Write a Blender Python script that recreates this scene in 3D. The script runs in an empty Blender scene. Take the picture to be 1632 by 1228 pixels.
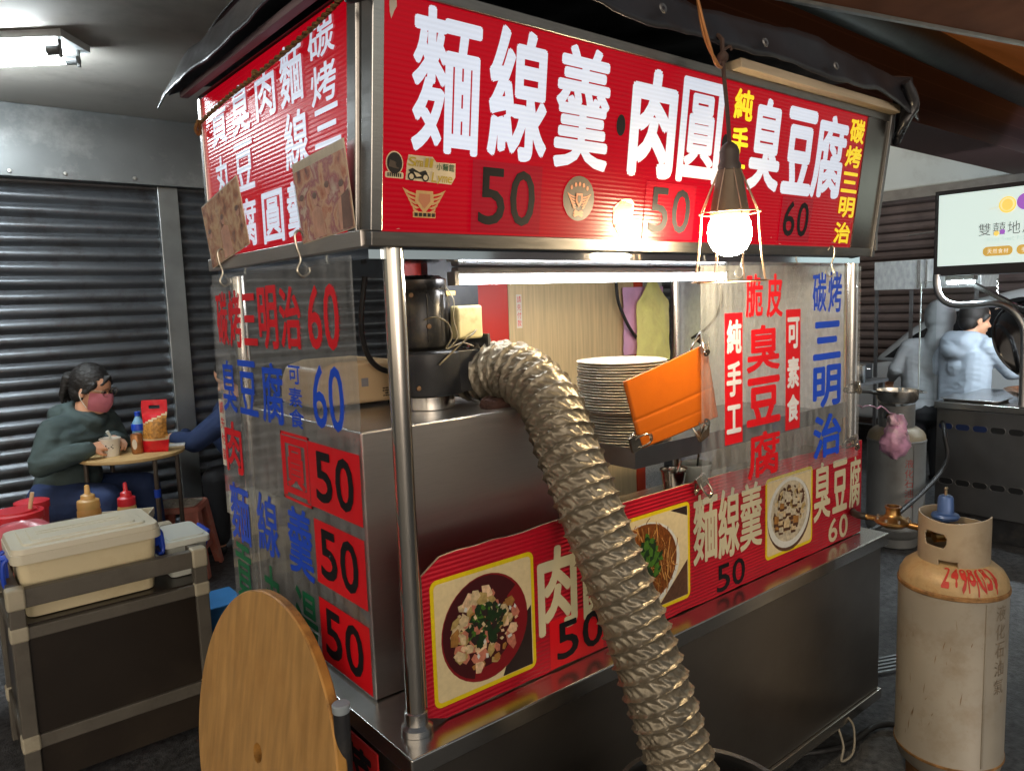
import bpy, math, random
from mathutils import Vector, Matrix, noise
R = math.radians
sc = bpy.context.scene
col = sc.collection

# ---------------------------------------------------------------- camera
cd = bpy.data.cameras.new('camera'); cam = bpy.data.objects.new('camera', cd); col.objects.link(cam)
_yaw, _pit, _rol = -0.68161, 0.11164, -0.03488
_f = Vector((-math.sin(_yaw)*math.cos(_pit), math.cos(_yaw)*math.cos(_pit), -math.sin(_pit)))
_r = Vector((math.cos(_yaw), math.sin(_yaw), 0)); _u = _r.cross(_f)
_r2 = math.cos(_rol)*_r + math.sin(_rol)*_u; _u2 = -math.sin(_rol)*_r + math.cos(_rol)*_u
M = Matrix.Identity(4)
for i in range(3):
    M[i][0], M[i][1], M[i][2] = _r2[i], _u2[i], -_f[i]
M.translation = (-0.61849, -1.07438, 1.43468)
cam.matrix_world = M
cd.sensor_width = 36; cd.lens = 36*1199.64/1632; cd.clip_start = 0.02; cd.clip_end = 200
sc.camera = cam

# ---------------------------------------------------------------- world, sun, exposure
w = bpy.data.worlds.new('World'); sc.world = w; w.use_nodes = True
nt = w.node_tree; bg = nt.nodes['Background']
sky = nt.nodes.new('ShaderNodeTexSky'); sky.sky_type = 'NISHITA'; sky.sun_disc = False
sky.sun_elevation = R(6); sky.sun_rotation = R(200)
hs = nt.nodes.new('ShaderNodeHueSaturation'); hs.inputs['Saturation'].default_value = 0.35
nt.links.new(sky.outputs[0], hs.inputs['Color']); nt.links.new(hs.outputs[0], bg.inputs[0])
bg.inputs[1].default_value = 0.105
sl = bpy.data.lights.new('night_glow', 'SUN'); sl.energy = 1.15; sl.angle = R(80); sl.color = (1, .80, .58)
so = bpy.data.objects.new('night_glow', sl); col.objects.link(so)
so.rotation_euler = Vector((.82, .46, -.32)).to_track_quat('-Z', 'Y').to_euler()
sc.view_settings.view_transform = 'Standard'; sc.view_settings.look = 'None'
sc.view_settings.exposure = 0; sc.view_settings.gamma = 1
sc.cycles.use_denoising = True; sc.cycles.max_bounces = 9; sc.cycles.transparent_max_bounces = 16
sc.cycles.sample_clamp_indirect = 6; sc.cycles.caustics_reflective = False; sc.cycles.caustics_refractive = False

# ---------------------------------------------------------------- materials
def C(r, g, b):
    f = lambda c: c/12.92 if c <= .04045 else ((c+.055)/1.055)**2.4
    return (f(r/255), f(g/255), f(b/255), 1)
def base(name):
    m = bpy.data.materials.new(name); m.use_nodes = True
    return m, m.node_tree, m.node_tree.nodes['Principled BSDF']
def mat(name, c, rough=.5, metal=0, var=.15, vs=12, bump=0, bs=60, emit=None, es=0, stretch=None, dirt=None, dscale=4, damt=.5, rvar=0, coat=0, spec=.5):
    """Principled with a noisy base colour, noisy roughness, optional bump and dirt patches"""
    m, t, b = base(name); N = t.nodes; L = t.links
    if len(c) == 3: c = (*c, 1)
    tc = N.new('ShaderNodeTexCoord'); mp = N.new('ShaderNodeMapping')
    if stretch: mp.inputs['Scale'].default_value = stretch
    L.new(tc.outputs['Object'], mp.inputs['Vector'])
    n = N.new('ShaderNodeTexNoise'); n.inputs['Scale'].default_value = vs; n.inputs['Detail'].default_value = 5
    L.new(mp.outputs[0], n.inputs['Vector'])
    rp = N.new('ShaderNodeValToRGB'); rp.color_ramp.elements[0].position = .3; rp.color_ramp.elements[1].position = .7
    k = lambda q: tuple(max(0, min(1, x*q)) for x in c[:3]) + (1,)
    rp.color_ramp.elements[0].color = k(1-var); rp.color_ramp.elements[1].color = k(1+var)
    L.new(n.outputs['Fac'], rp.inputs[0]); out = rp.outputs[0]
    if dirt:
        n2 = N.new('ShaderNodeTexNoise'); n2.inputs['Scale'].default_value = dscale; n2.inputs['Detail'].default_value = 9; n2.inputs['Roughness'].default_value = .7
        L.new(tc.outputs['Object'], n2.inputs['Vector'])
        r2 = N.new('ShaderNodeValToRGB'); r2.color_ramp.elements[0].position = .5; r2.color_ramp.elements[1].position = .68
        r2.color_ramp.elements[1].color = (damt,)*3 + (1,)
        mx = N.new('ShaderNodeMix'); mx.data_type = 'RGBA'
        L.new(n2.outputs['Fac'], r2.inputs[0]); L.new(r2.outputs[0], mx.inputs['Factor']); L.new(out, mx.inputs['A'])
        mx.inputs['B'].default_value = dirt if len(dirt) == 4 else (*dirt, 1); out = mx.outputs['Result']
    L.new(out, b.inputs['Base Color'])
    b.inputs['Roughness'].default_value = rough; b.inputs['Metallic'].default_value = metal
    b.inputs['Specular IOR Level'].default_value = spec
    if coat: b.inputs['Coat Weight'].default_value = coat; b.inputs['Coat Roughness'].default_value = .1
    if rvar:
        mr = N.new('ShaderNodeMapRange'); mr.inputs['To Min'].default_value = max(.02, rough-rvar); mr.inputs['To Max'].default_value = min(1, rough+rvar)
        n3 = N.new('ShaderNodeTexNoise'); n3.inputs['Scale'].default_value = 5; n3.inputs['Detail'].default_value = 6
        L.new(mp.outputs[0], n3.inputs['Vector']); L.new(n3.outputs['Fac'], mr.inputs[0]); L.new(mr.outputs[0], b.inputs['Roughness'])
    if bump:
        n4 = N.new('ShaderNodeTexNoise'); n4.inputs['Scale'].default_value = bs; n4.inputs['Detail'].default_value = 4
        L.new(mp.outputs[0], n4.inputs['Vector']); bp = N.new('ShaderNodeBump'); bp.inputs['Strength'].default_value = bump; bp.inputs['Distance'].default_value = .01
        L.new(n4.outputs['Fac'], bp.inputs['Height']); L.new(bp.outputs[0], b.inputs['Normal'])
    if es:
        b.inputs['Emission Color'].default_value = emit if len(emit) == 4 else (*emit, 1); b.inputs['Emission Strength'].default_value = es
    return m
def backlit(name, c, e, es, pitch=.0085, axis=2):
    """translucent fluted plastic lit from inside: fine horizontal flutes, tubes behind make it uneven"""
    m, t, b = base(name); N = t.nodes; L = t.links
    tc = N.new('ShaderNodeTexCoord'); sx = N.new('ShaderNodeSeparateXYZ'); L.new(tc.outputs['Object'], sx.inputs[0])
    mu = N.new('ShaderNodeMath'); mu.operation = 'MULTIPLY'; mu.inputs[1].default_value = 2*math.pi/pitch; L.new(sx.outputs[axis], mu.inputs[0])
    si = N.new('ShaderNodeMath'); si.operation = 'SINE'; L.new(mu.outputs[0], si.inputs[0])
    mr = N.new('ShaderNodeMapRange'); mr.inputs['From Min'].default_value = -1; mr.inputs['To Min'].default_value = .94; mr.inputs['To Max'].default_value = 1.03
    L.new(si.outputs[0], mr.inputs[0])
    n = N.new('ShaderNodeTexNoise'); n.inputs['Scale'].default_value = 2.2; n.inputs['Detail'].default_value = 2; L.new(tc.outputs['Object'], n.inputs['Vector'])
    m2 = N.new('ShaderNodeMapRange'); m2.inputs['From Min'].default_value = .3; m2.inputs['From Max'].default_value = .7; m2.inputs['To Min'].default_value = .82; m2.inputs['To Max'].default_value = 1.1
    L.new(n.outputs['Fac'], m2.inputs[0])
    pr = N.new('ShaderNodeMath'); pr.operation = 'MULTIPLY'; L.new(mr.outputs[0], pr.inputs[0]); L.new(m2.outputs[0], pr.inputs[1])
    p2 = N.new('ShaderNodeMath'); p2.operation = 'MULTIPLY'; L.new(pr.outputs[0], p2.inputs[0]); p2.inputs[1].default_value = es
    L.new(p2.outputs[0], b.inputs['Emission Strength']); b.inputs['Emission Color'].default_value = e
    b.inputs['Base Color'].default_value = c; b.inputs['Roughness'].default_value = .26; b.inputs['Specular IOR Level'].default_value = .28
    bp = N.new('ShaderNodeBump'); bp.inputs['Strength'].default_value = .10; bp.inputs['Distance'].default_value = .002
    L.new(si.outputs[0], bp.inputs['Height']); L.new(bp.outputs[0], b.inputs['Normal'])
    return m
def fluted(name, c, rough=.35, pitch=.009, bstr=.3):
    m, t, b = base(name); N = t.nodes; L = t.links
    tc = N.new('ShaderNodeTexCoord'); sx = N.new('ShaderNodeSeparateXYZ'); L.new(tc.outputs['Object'], sx.inputs[0])
    mu = N.new('ShaderNodeMath'); mu.operation = 'MULTIPLY'; mu.inputs[1].default_value = 2*math.pi/pitch; L.new(sx.outputs[2], mu.inputs[0])
    si = N.new('ShaderNodeMath'); si.operation = 'SINE'; L.new(mu.outputs[0], si.inputs[0])
    bp = N.new('ShaderNodeBump'); bp.inputs['Strength'].default_value = bstr; bp.inputs['Distance'].default_value = .002
    L.new(si.outputs[0], bp.inputs['Height']); L.new(bp.outputs[0], b.inputs['Normal'])
    n = N.new('ShaderNodeTexNoise'); n.inputs['Scale'].default_value = 9; n.inputs['Detail'].default_value = 6; L.new(tc.outputs['Object'], n.inputs['Vector'])
    rp = N.new('ShaderNodeValToRGB'); rp.color_ramp.elements[0].position = .3; rp.color_ramp.elements[1].position = .6
    rp.color_ramp.elements[0].color = tuple(x*.75 for x in c[:3])+(1,); rp.color_ramp.elements[1].color = c
    L.new(n.outputs['Fac'], rp.inputs[0]); L.new(rp.outputs[0], b.inputs['Base Color'])
    b.inputs['Roughness'].default_value = rough
    return m
def clear(name, tint=(.93, .95, .95), gloss=.10, haze=.05, rough=.06, hc=(.6, .6, .6)):
    """thin acrylic sheet: mostly transparent, mirror-like sheen, scuffs, milky reflections painted in as pale haze"""
    m = bpy.data.materials.new(name); m.use_nodes = True; t = m.node_tree; N = t.nodes; L = t.links
    N.remove(N['Principled BSDF']); o = N['Material Output']
    tr = N.new('ShaderNodeBsdfTransparent'); tr.inputs[0].default_value = (*tint, 1)
    gl = N.new('ShaderNodeBsdfGlossy'); gl.inputs['Roughness'].default_value = rough
    df = N.new('ShaderNodeBsdfDiffuse'); df.inputs[0].default_value = (*hc, 1)
    tc = N.new('ShaderNodeTexCoord'); mp = N.new('ShaderNodeMapping'); mp.inputs['Scale'].default_value = (30, 30, 4)
    L.new(tc.outputs['Object'], mp.inputs[0]); n = N.new('ShaderNodeTexNoise'); n.inputs['Scale'].default_value = 2; n.inputs['Detail'].default_value = 8
    L.new(mp.outputs[0], n.inputs['Vector']); mr = N.new('ShaderNodeMapRange'); mr.inputs['From Min'].default_value = .35; mr.inputs['From Max'].default_value = .8
    mr.inputs['To Min'].default_value = haze*.5; mr.inputs['To Max'].default_value = haze*2.2; L.new(n.outputs['Fac'], mr.inputs[0])
    a = N.new('ShaderNodeMixShader'); L.new(mr.outputs[0], a.inputs[0]); L.new(tr.outputs[0], a.inputs[1]); L.new(df.outputs[0], a.inputs[2])
    lw = N.new('ShaderNodeFresnel'); lw.inputs['IOR'].default_value = 1.45
    ge = N.new('ShaderNodeNewGeometry'); fb = N.new('ShaderNodeMath'); fb.operation = 'SUBTRACT'; fb.inputs[0].default_value = 1; L.new(ge.outputs['Backfacing'], fb.inputs[1])
    m1 = N.new('ShaderNodeMath'); m1.operation = 'MULTIPLY_ADD'; m1.inputs[1].default_value = 1.0; m1.inputs[2].default_value = gloss*.1; L.new(lw.outputs[0], m1.inputs[0])
    mu = N.new('ShaderNodeMath'); mu.operation = 'MULTIPLY'; L.new(m1.outputs[0], mu.inputs[0]); L.new(fb.outputs[0], mu.inputs[1])
    b = N.new('ShaderNodeMixShader'); L.new(mu.outputs[0], b.inputs[0]); L.new(a.outputs[0], b.inputs[1]); L.new(gl.outputs[0], b.inputs[2])
    L.new(b.outputs[0], o.inputs['Surface'])
    return m
def emitm(name, c, s):
    return mat(name, c, .4, var=0, emit=c, es=s)
def patchy(name, cols, scale, rough=.4, seed=0, dist=.4):
    """mottled colours (a blurred picture printed on paper)"""
    m, t, b = base(name); N = t.nodes; L = t.links
    tc = N.new('ShaderNodeTexCoord'); mp = N.new('ShaderNodeMapping'); mp.inputs['Location'].default_value = (seed, seed*1.7, seed*.3)
    L.new(tc.outputs['Object'], mp.inputs[0]); n = N.new('ShaderNodeTexNoise'); n.inputs['Scale'].default_value = scale; n.inputs['Detail'].default_value = 5; n.inputs['Distortion'].default_value = dist
    L.new(mp.outputs[0], n.inputs['Vector']); rp = N.new('ShaderNodeValToRGB'); L.new(n.outputs['Fac'], rp.inputs[0])
    e = rp.color_ramp.elements
    while len(e) < len(cols): e.new(.5)
    for i, c in enumerate(cols):
        e[i].position = .28 + .46*i/(len(cols)-1); e[i].color = c
    L.new(rp.outputs[0], b.inputs['Base Color']); b.inputs['Roughness'].default_value = rough
    return m

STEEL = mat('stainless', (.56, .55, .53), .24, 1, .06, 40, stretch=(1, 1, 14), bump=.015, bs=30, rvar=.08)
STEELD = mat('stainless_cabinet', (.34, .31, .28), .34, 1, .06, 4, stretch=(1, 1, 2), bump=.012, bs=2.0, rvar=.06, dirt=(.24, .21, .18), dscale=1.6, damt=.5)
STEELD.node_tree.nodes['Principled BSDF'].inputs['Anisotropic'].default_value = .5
STEELB = mat('stainless_brushed', (.56, .53, .50), .36, 1, .05, 25, stretch=(1, 1, 40), rvar=.06)
STEELB.node_tree.nodes['Principled BSDF'].inputs['Anisotropic'].default_value = .65
CHROME = mat('polished_tube', (.68, .65, .60), .17, 1, .05, 8, rvar=.06)
GALV = mat('galvanised', (.80, .85, .90), .34, .5, .18, 35, stretch=(1, 1, .5), bump=.10, bs=60, rvar=.12)
ALU = mat('aluminium', (.45, .44, .41), .42, 1, .12, 20, rvar=.1)
DSTEEL = mat('dull_dark_steel', (.17, .17, .175), .42, .7, .2, 8, rvar=.1)
BLACK = mat('black_paint', (.022, .023, .026), .38, 0, .3, 20, rvar=.15, dirt=(.09, .08, .065), dscale=9, damt=.5)
BLACKR = mat('black_rubber', (.012, .012, .013), .5, 0, .2, 20)
BLACKP = mat('black_print', (.012, .012, .014), .5, 0, .1, 20, spec=.12)
REDV = mat('red_vinyl', C(222, 16, 30), .42, 0, .08, 8)
BLUEV = mat('blue_vinyl', C(24, 78, 214), .42, 0, .06, 8)
GREENV = mat('green_vinyl', C(20, 112, 72), .42, 0, .06, 8)
WHITEP = mat('white_print', C(225, 220, 205), .45, 0, .06, 8)
CREAMP = mat('cream_print', C(214, 205, 170), .45, 0, .06, 8)
YELLOWP = mat('yellow_print', C(235, 205, 20), .4, 0, .05, 8)
REDBD = fluted('red_fluted_board', C(190, 16, 40))
SIGNR = backlit('sign_red', (.06, .0, .002, 1), (.62, .0008, .012, 1), .62)
SIGNW = backlit('sign_white', (.3, .3, .3, 1), (.74, .83, 1, 1), .70)
SIGNY = backlit('sign_yellow', (.5, .4, .03, 1), (1, .72, .012, 1), .75)
SIGNC = backlit('sign_price_red', C(90, 8, 16), (.25, .004, .012, 1), .95)
CLEARL = clear('acrylic_sheet', tint=(.97, .98, .98), haze=.085, gloss=.5, hc=(.72, .74, .76))  # pale diffuse haze paints a veil of milky reflections into the sheet
GLASS = clear('glass_pane', haze=.01)
WOODG = mat('wood_grain_panel', C(208, 184, 140), .45, 0, .14, 9, stretch=(14, 14, .6))
PLY = mat('plywood_top', C(186, 142, 84), .42, 0, .20, 5, stretch=(9, 9, .5), bump=.02, bs=30, dirt=C(168, 116, 56), dscale=5, damt=.35)
PLYE = mat('plywood_edge', C(190, 138, 66), .55, 0, .2, 20, stretch=(1, 1, 1), dirt=C(90, 58, 28), dscale=14, damt=.8)
TARP = mat('black_tarp', (.02, .02, .024), .34, 0, .4, 7, bump=.3, bs=10, rvar=.12)
ROPEM = mat('hemp_rope', C(120, 88, 44), .8, 0, .35, 120, bump=.5, bs=200)
WALLG = mat('ceiling_plaster', C(196, 190, 180), .8, 0, .12, 2.2, bump=.06, bs=18, dirt=C(150, 144, 134), dscale=1.6, damt=.6)
HEADR = mat('shutter_header_metal', (.16, .17, .17), .42, .6, .14, 4, rvar=.12, dirt=(.5, .5, .48), dscale=3, damt=.35)
SHUT = mat('shutter_metal', (.135, .145, .158), .33, .75, .22, 3, stretch=(.6, 1, 5), rvar=.1, dirt=(.07, .06, .055), dscale=7, damt=.7)
POSTM = mat('shutter_post_metal', (.33, .36, .37), .34, .9, .18, 5, rvar=.12)
ASPH = mat('asphalt', (.075, .077, .08), .55, 0, .6, 45, bump=.5, bs=160, rvar=.25, dirt=(.02, .02, .02), dscale=1.3, damt=.8)
PURP = mat('beam_tile', C(96, 66, 66), .4, 0, .2, 4, dirt=C(66, 46, 48), dscale=3, damt=.6)
PLAS_CREAM = mat('cream_plastic', C(228, 214, 176), .4, 0, .06, 5, dirt=C(190, 168, 120), dscale=5, damt=.4)
PLAS_W = mat('milky_plastic', C(214, 218, 208), .35, 0, .05, 6)
PLAS_BLUE = mat('blue_plastic', C(28, 70, 190), .35, 0, .08, 8)
PLAS_RED = mat('red_plastic', C(206, 38, 52), .36, 0, .08, 8)
SKIN = mat('skin', C(214, 160, 128), .5, 0, .08, 12)
HAIRM = mat('dark_hair', (.010, .008, .007), .55, 0, .4, 40, stretch=(1, 1, 6), bump=.3, bs=80)

# ---------------------------------------------------------------- mesh builder
def V(*a): return Vector(a)
def cr(pts, n=8):
    P = [Vector(p) for p in pts]; out = []
    for i in range(len(P)-1):
        a = P[max(i-1, 0)]; b = P[i]; c = P[i+1]; d = P[min(i+2, len(P)-1)]
        for k in range(n):
            t = k/n; out.append(.5*((2*b)+(c-a)*t+(2*a-5*b+4*c-d)*t*t+(3*b-a-3*c+d)*t**3))
    out.append(P[-1]); return out
def basis(d):
    d = d.normalized(); a = V(0, 0, 1) if abs(d.z) < .9 else V(1, 0, 0)
    x = d.cross(a).normalized(); return x, d.cross(x).normalized()
class MB:
    def __init__(s): s.v = []; s.f = []; s.m = []
    def add(s, vs, fs, mi=0):
        o = len(s.v); s.v += [Vector(v) for v in vs]; s.f += [[i+o for i in f] for f in fs]; s.m += [mi]*len(fs); return s
    def box(s, lo, hi, mi=0, rot=None, piv=None):
        vs = [V(x, y, z) for z in (lo[2], hi[2]) for y in (lo[1], hi[1]) for x in (lo[0], hi[0])]
        if rot is not None:
            p = Vector(piv) if piv else (Vector(lo)+Vector(hi))/2
            vs = [p+rot @ (v-p) for v in vs]
        return s.add(vs, [(0, 2, 3, 1), (4, 5, 7, 6), (0, 1, 5, 4), (2, 6, 7, 3), (0, 4, 6, 2), (1, 3, 7, 5)], mi)
    def quad(s, a, b, c, d, mi=0): return s.add([a, b, c, d], [(0, 1, 2, 3)], mi)
    def tube(s, pts, r, mi=0, n=10, cap=True, smooth=0):
        P = [Vector(p) for p in pts]
        if smooth: P = cr(P, smooth)
        rs = r if isinstance(r, (list, tuple)) else [r]*len(P)
        if len(rs) != len(P): rs = [rs[min(int(i*(len(rs)-1)/(len(P)-1)+.5), len(rs)-1)] for i in range(len(P))]
        vs = []; x = None
        for i, p in enumerate(P):
            d = (P[min(i+1, len(P)-1)]-P[max(i-1, 0)]).normalized()
            if x is None: x, y = basis(d)
            else:
                x = (x-d*x.dot(d)).normalized(); y = d.cross(x)
            for k in range(n):
                a = 2*math.pi*k/n; vs.append(p+(x*math.cos(a)+y*math.sin(a))*rs[i])
        fs = [(i*n+k, i*n+(k+1) % n, (i+1)*n+(k+1) % n, (i+1)*n+k) for i in range(len(P)-1) for k in range(n)]
        if cap: fs += [tuple(range(n-1, -1, -1)), tuple(range((len(P)-1)*n, len(P)*n))]
        return s.add(vs, fs, mi)
    def lathe(s, prof, c, mi=0, n=32, ax=None, a0=0, a1=2*math.pi, closed=True):
        """prof: (radius, height) pairs about the axis ax through c"""
        d = Vector(ax).normalized() if ax else V(0, 0, 1)
        x, y = (V(1, 0, 0), V(0, 1, 0)) if not ax else basis(d)
        c = Vector(c); full = abs(a1-a0-2*math.pi) < 1e-6; m = n if full else n+1
        vs = []
        for r, h in prof:
            for k in range(m):
                a = a0+(a1-a0)*k/n; vs.append(c+d*h+(x*math.cos(a)+y*math.sin(a))*max(r, 1e-5))
        fs = []
        for i in range(len(prof)-1):
            for k in range(n):
                k2 = (k+1) % m if full else k+1
                fs.append((i*m+k, i*m+k2, (i+1)*m+k2, (i+1)*m+k))
        return s.add(vs, fs, mi)
    def ball(s, c, r, mi=0, n=16, rot=None):
        r = (r, r, r) if isinstance(r, (int, float)) else r; c = Vector(c); vs = []; k2 = n//2
        for i in range(k2+1):
            t = math.pi*i/k2
            for k in range(n):
                a = 2*math.pi*k/n; p = V(r[0]*math.sin(t)*math.cos(a), r[1]*math.sin(t)*math.sin(a), r[2]*math.cos(t))
                if i in (0, k2): p = V(math.cos(a)*1e-5, math.sin(a)*1e-5, p.z)
                vs.append(c+(rot @ p if rot else p))
        fs = [(i*n+k, (i+1)*n+k, (i+1)*n+(k+1) % n, i*n+(k+1) % n) for i in range(k2) for k in range(n)]
        return s.add(vs, fs, mi)
    def cap(s, p0, r0, p1, r1, mi=0, n=14):
        """tapered capsule"""
        p0 = Vector(p0); p1 = Vector(p1); d = (p1-p0).normalized(); pts = []; rs = []
        for i in range(5):
            t = -math.pi/2+math.pi/2*i/4; pts.append(p0+d*r0*math.sin(t)); rs.append(max(r0*math.cos(t), 1e-4))
        for i in range(5):
            t = math.pi/2*i/4; pts.append(p1+d*r1*math.sin(t)); rs.append(max(r1*math.cos(t), 1e-4))
        return s.tube(pts, rs, mi, n)
    def prism(s, outline, off, mi=0):
        o = [Vector(p) for p in outline]; off = Vector(off); n = len(o)
        vs = o+[p+off for p in o]
        return s.add(vs, [tuple(range(n-1, -1, -1)), tuple(range(n, 2*n))]+[(i, (i+1) % n, n+(i+1) % n, n+i) for i in range(n)], mi)
    def build(s, name, mats, parent=None, sm=35, bevel=0, seg=2, fix=True):
        me = bpy.data.meshes.new(name); off = parent_loc(parent)
        me.from_pydata([v-off for v in s.v], [], s.f)
        mats = mats if isinstance(mats, (list, tuple)) else [mats]
        for m in mats: me.materials.append(m)
        me.polygons.foreach_set('material_index', s.m); me.update()
        if fix:
            import bmesh
            b = bmesh.new(); b.from_mesh(me); bmesh.ops.recalc_face_normals(b, faces=b.faces); b.to_mesh(me); b.free()
        if sm:
            me.polygons.foreach_set('use_smooth', [True]*len(me.polygons)); me.set_sharp_from_angle(angle=R(sm))
        o = bpy.data.objects.new(name, me); col.objects.link(o)
        if parent: o.parent = parent
        if bevel:
            b = o.modifiers.new('bevel', 'BEVEL'); b.width = bevel; b.segments = seg; b.limit_method = 'ANGLE'; b.angle_limit = R(40); b.harden_normals = True
        return o
ROOTLOC = {}
def parent_loc(p):
    o = V(0, 0, 0)
    while p is not None: o = o+p.location; p = p.parent
    return o
def thing(name, label, cat, loc, group=None):
    o = bpy.data.objects.new(name, None); col.objects.link(o); o.location = loc; o.empty_display_size = .05
    o['label'] = label; o['category'] = cat
    if group: o['group'] = group
    return o
def tag(o, label, cat, group=None):
    o['label'] = label; o['category'] = cat
    if group: o['group'] = group
    return o
def struct(o, kind='structure'):
    o['kind'] = kind; return o
def copy_thing(o, loc, label=None, rz=0):
    def rec(a, p):
        c = a.copy(); col.objects.link(c)
        if p: c.parent = p
        for ch in [x for x in bpy.data.objects if x.parent == a]: rec(ch, c)
        return c
    c = rec(o, None); c.location = loc; c.rotation_euler = (0, 0, rz)
    if label: c['label'] = label
    return c

# ---------------------------------------------------------------- lettering
_gl = {}
def glyph(ch, bold=0):
    k = ch
    if k not in _gl:
        c = bpy.data.curves.new('glyph', 'FONT'); c.body = ch; c.resolution_u = 3; c.fill_mode = 'FRONT'
        o = bpy.data.objects.new('glyph', c); col.objects.link(o)
        dg = bpy.context.evaluated_depsgraph_get(); dg.update()
        me = bpy.data.meshes.new_from_object(o.evaluated_get(dg))
        vs = [(v.co.x, v.co.y) for v in me.vertices]; fs = [tuple(p.vertices) for p in me.polygons]
        x0 = min(v[0] for v in vs); x1 = max(v[0] for v in vs); y0 = min(v[1] for v in vs); y1 = max(v[1] for v in vs)
        _gl[k] = ([((a-x0)/(x1-x0), (b-y0)/(y1-y0)) for a, b in vs], fs)
        bpy.data.objects.remove(o); bpy.data.curves.remove(c); bpy.data.meshes.remove(me)
    return _gl[k]
class Frame:
    """a flat face in the world: origin, right, up; positions on it are metres"""
    def __init__(s, o, eu, ev): s.o = Vector(o); s.u = Vector(eu).normalized(); s.v = Vector(ev).normalized(); s.n = s.u.cross(s.v)
    def p(s, u, v, h=0): return s.o+s.u*u+s.v*v+s.n*h
def put(mb, fr, ch, u0, u1, v0, v1, h=.0012, mi=0, bold=.02, shear=0):
    vs, fs = glyph(ch)
    e = bold*.62*min(u1-u0, v1-v0); u0 += e; u1 -= e; v0 += e; v1 -= e      # heavier strokes: shifted copies, each a hair above the last
    for k in range(9 if bold > .012 else 1):
        du, dv = (0, 0) if k == 0 else (e*math.cos(k*math.pi/4), e*math.sin(k*math.pi/4))
        mb.add([fr.p(u0+a*(u1-u0)+shear*b*(v1-v0)+du, v0+b*(v1-v0)+dv, h+.00004*k) for a, b in vs], fs, mi)
def letters(parent, name, m, fr, words, h=.0012, bold=.02):
    for wd_ in words:
        mb = MB()
        for ch, a, b_, c_, d_ in wd_: put(mb, fr, ch, a, b_, c_, d_, h, bold=bold.get(ch, .05) if isinstance(bold, dict) else bold)
        mb.build(name, m, parent, sm=0, fix=False)
def rect(mb, fr, u0, u1, v0, v1, h=.0008, mi=0): mb.quad(fr.p(u0, v0, h), fr.p(u1, v0, h), fr.p(u1, v1, h), fr.p(u0, v1, h), mi)
def poly(mb, fr, pts, h, mi): mb.add([fr.p(a, b, h) for a, b in pts], [tuple(range(len(pts)))], mi)
def ell(mb, fr, cu, cv, ru, rv, h, mi, n=36, rot=0):
    c, s_ = math.cos(rot), math.sin(rot)
    poly(mb, fr, [(cu+ru*math.cos(a)*c-rv*math.sin(a)*s_, cv+ru*math.cos(a)*s_+rv*math.sin(a)*c) for a in [2*math.pi*i/n for i in range(n)]], h, mi)
def rrect(mb, fr, u0, u1, v0, v1, r, h, mi, n=6):
    pts = []
    for cx, cy, a0 in ((u1-r, v1-r, 0), (u0+r, v1-r, 90), (u0+r, v0+r, 180), (u1-r, v0+r, 270)):
        for i in range(n+1):
            a = R(a0+90*i/n); pts.append((cx+r*math.cos(a), cy+r*math.sin(a)))
    poly(mb, fr, pts, h, mi)

# ================================================================ SETTING
b = MB(); n = 60
vs = []; fs = []
def gx(i): t = i/n*2-1; return 1.5+(abs(t)**1.8)*math.copysign(24, t)
for j in range(n+1):
    for i in range(n+1):
        x, y = gx(i), gx(j)-1.5
        vs.append(V(x, y, .006*noise.noise(V(x*1.3, y*1.3, 0))-.006))
fs = [(j*(n+1)+i, j*(n+1)+i+1, (j+1)*(n+1)+i+1, (j+1)*(n+1)+i) for j in range(n) for i in range(n)]
b.add(vs, fs); struct(b.build('ground', ASPH))
# arcade ceiling
b = MB(); b.box((-4, 1.36, 2.53), (3.4, 4.2, 2.63)); struct(b.build('ceiling', WALLG))
# tiled beam over the street edge of the arcade
TILE = mat('beam_mosaic', C(108, 74, 74), .35, 0, .12, 6)
def tiles(m, sx, sz):
    t = m.node_tree; N = t.nodes; L = t.links; b_ = N['Principled BSDF']
    tc = N.new('ShaderNodeTexCoord'); mp = N.new('ShaderNodeMapping'); mp.inputs['Rotation'].default_value = (R(90), 0, 0)
    L.new(tc.outputs['Object'], mp.inputs[0]); br = N.new('ShaderNodeTexBrick'); L.new(mp.outputs[0], br.inputs['Vector'])
    br.offset = 0; br.inputs['Scale'].default_value = 1; br.inputs['Brick Width'].default_value = sx; br.inputs['Row Height'].default_value = sz
    br.inputs['Mortar Size'].default_value = .004; br.inputs['Color1'].default_value = C(66, 44, 47); br.inputs['Color2'].default_value = C(58, 39, 42); br.inputs['Mortar'].default_value = C(88, 66, 66)
    L.new(br.outputs[0], b_.inputs['Base Color']); return m
tiles(TILE, 3.1, .085)
bt = thing('arcade_beam', 'purple-brown tiled beam running above the food stall to the right', 'beam', (4, 1.1, 2.4))
b = MB(); b.add([(1.2, .93, 2.40), (1.2, 1.33, 2.40), (9, 1.42, 2.40), (9, .98, 2.40), (1.2, .93, 2.95), (1.2, 1.33, 2.95), (9, 1.42, 2.95), (9, .98, 2.95)],
      [(0, 3, 2, 1), (4, 5, 6, 7), (0, 1, 5, 4), (1, 2, 6, 5), (2, 3, 7, 6), (3, 0, 4, 7)]); b.build('beam_body', TILE, bt, sm=0)
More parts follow.
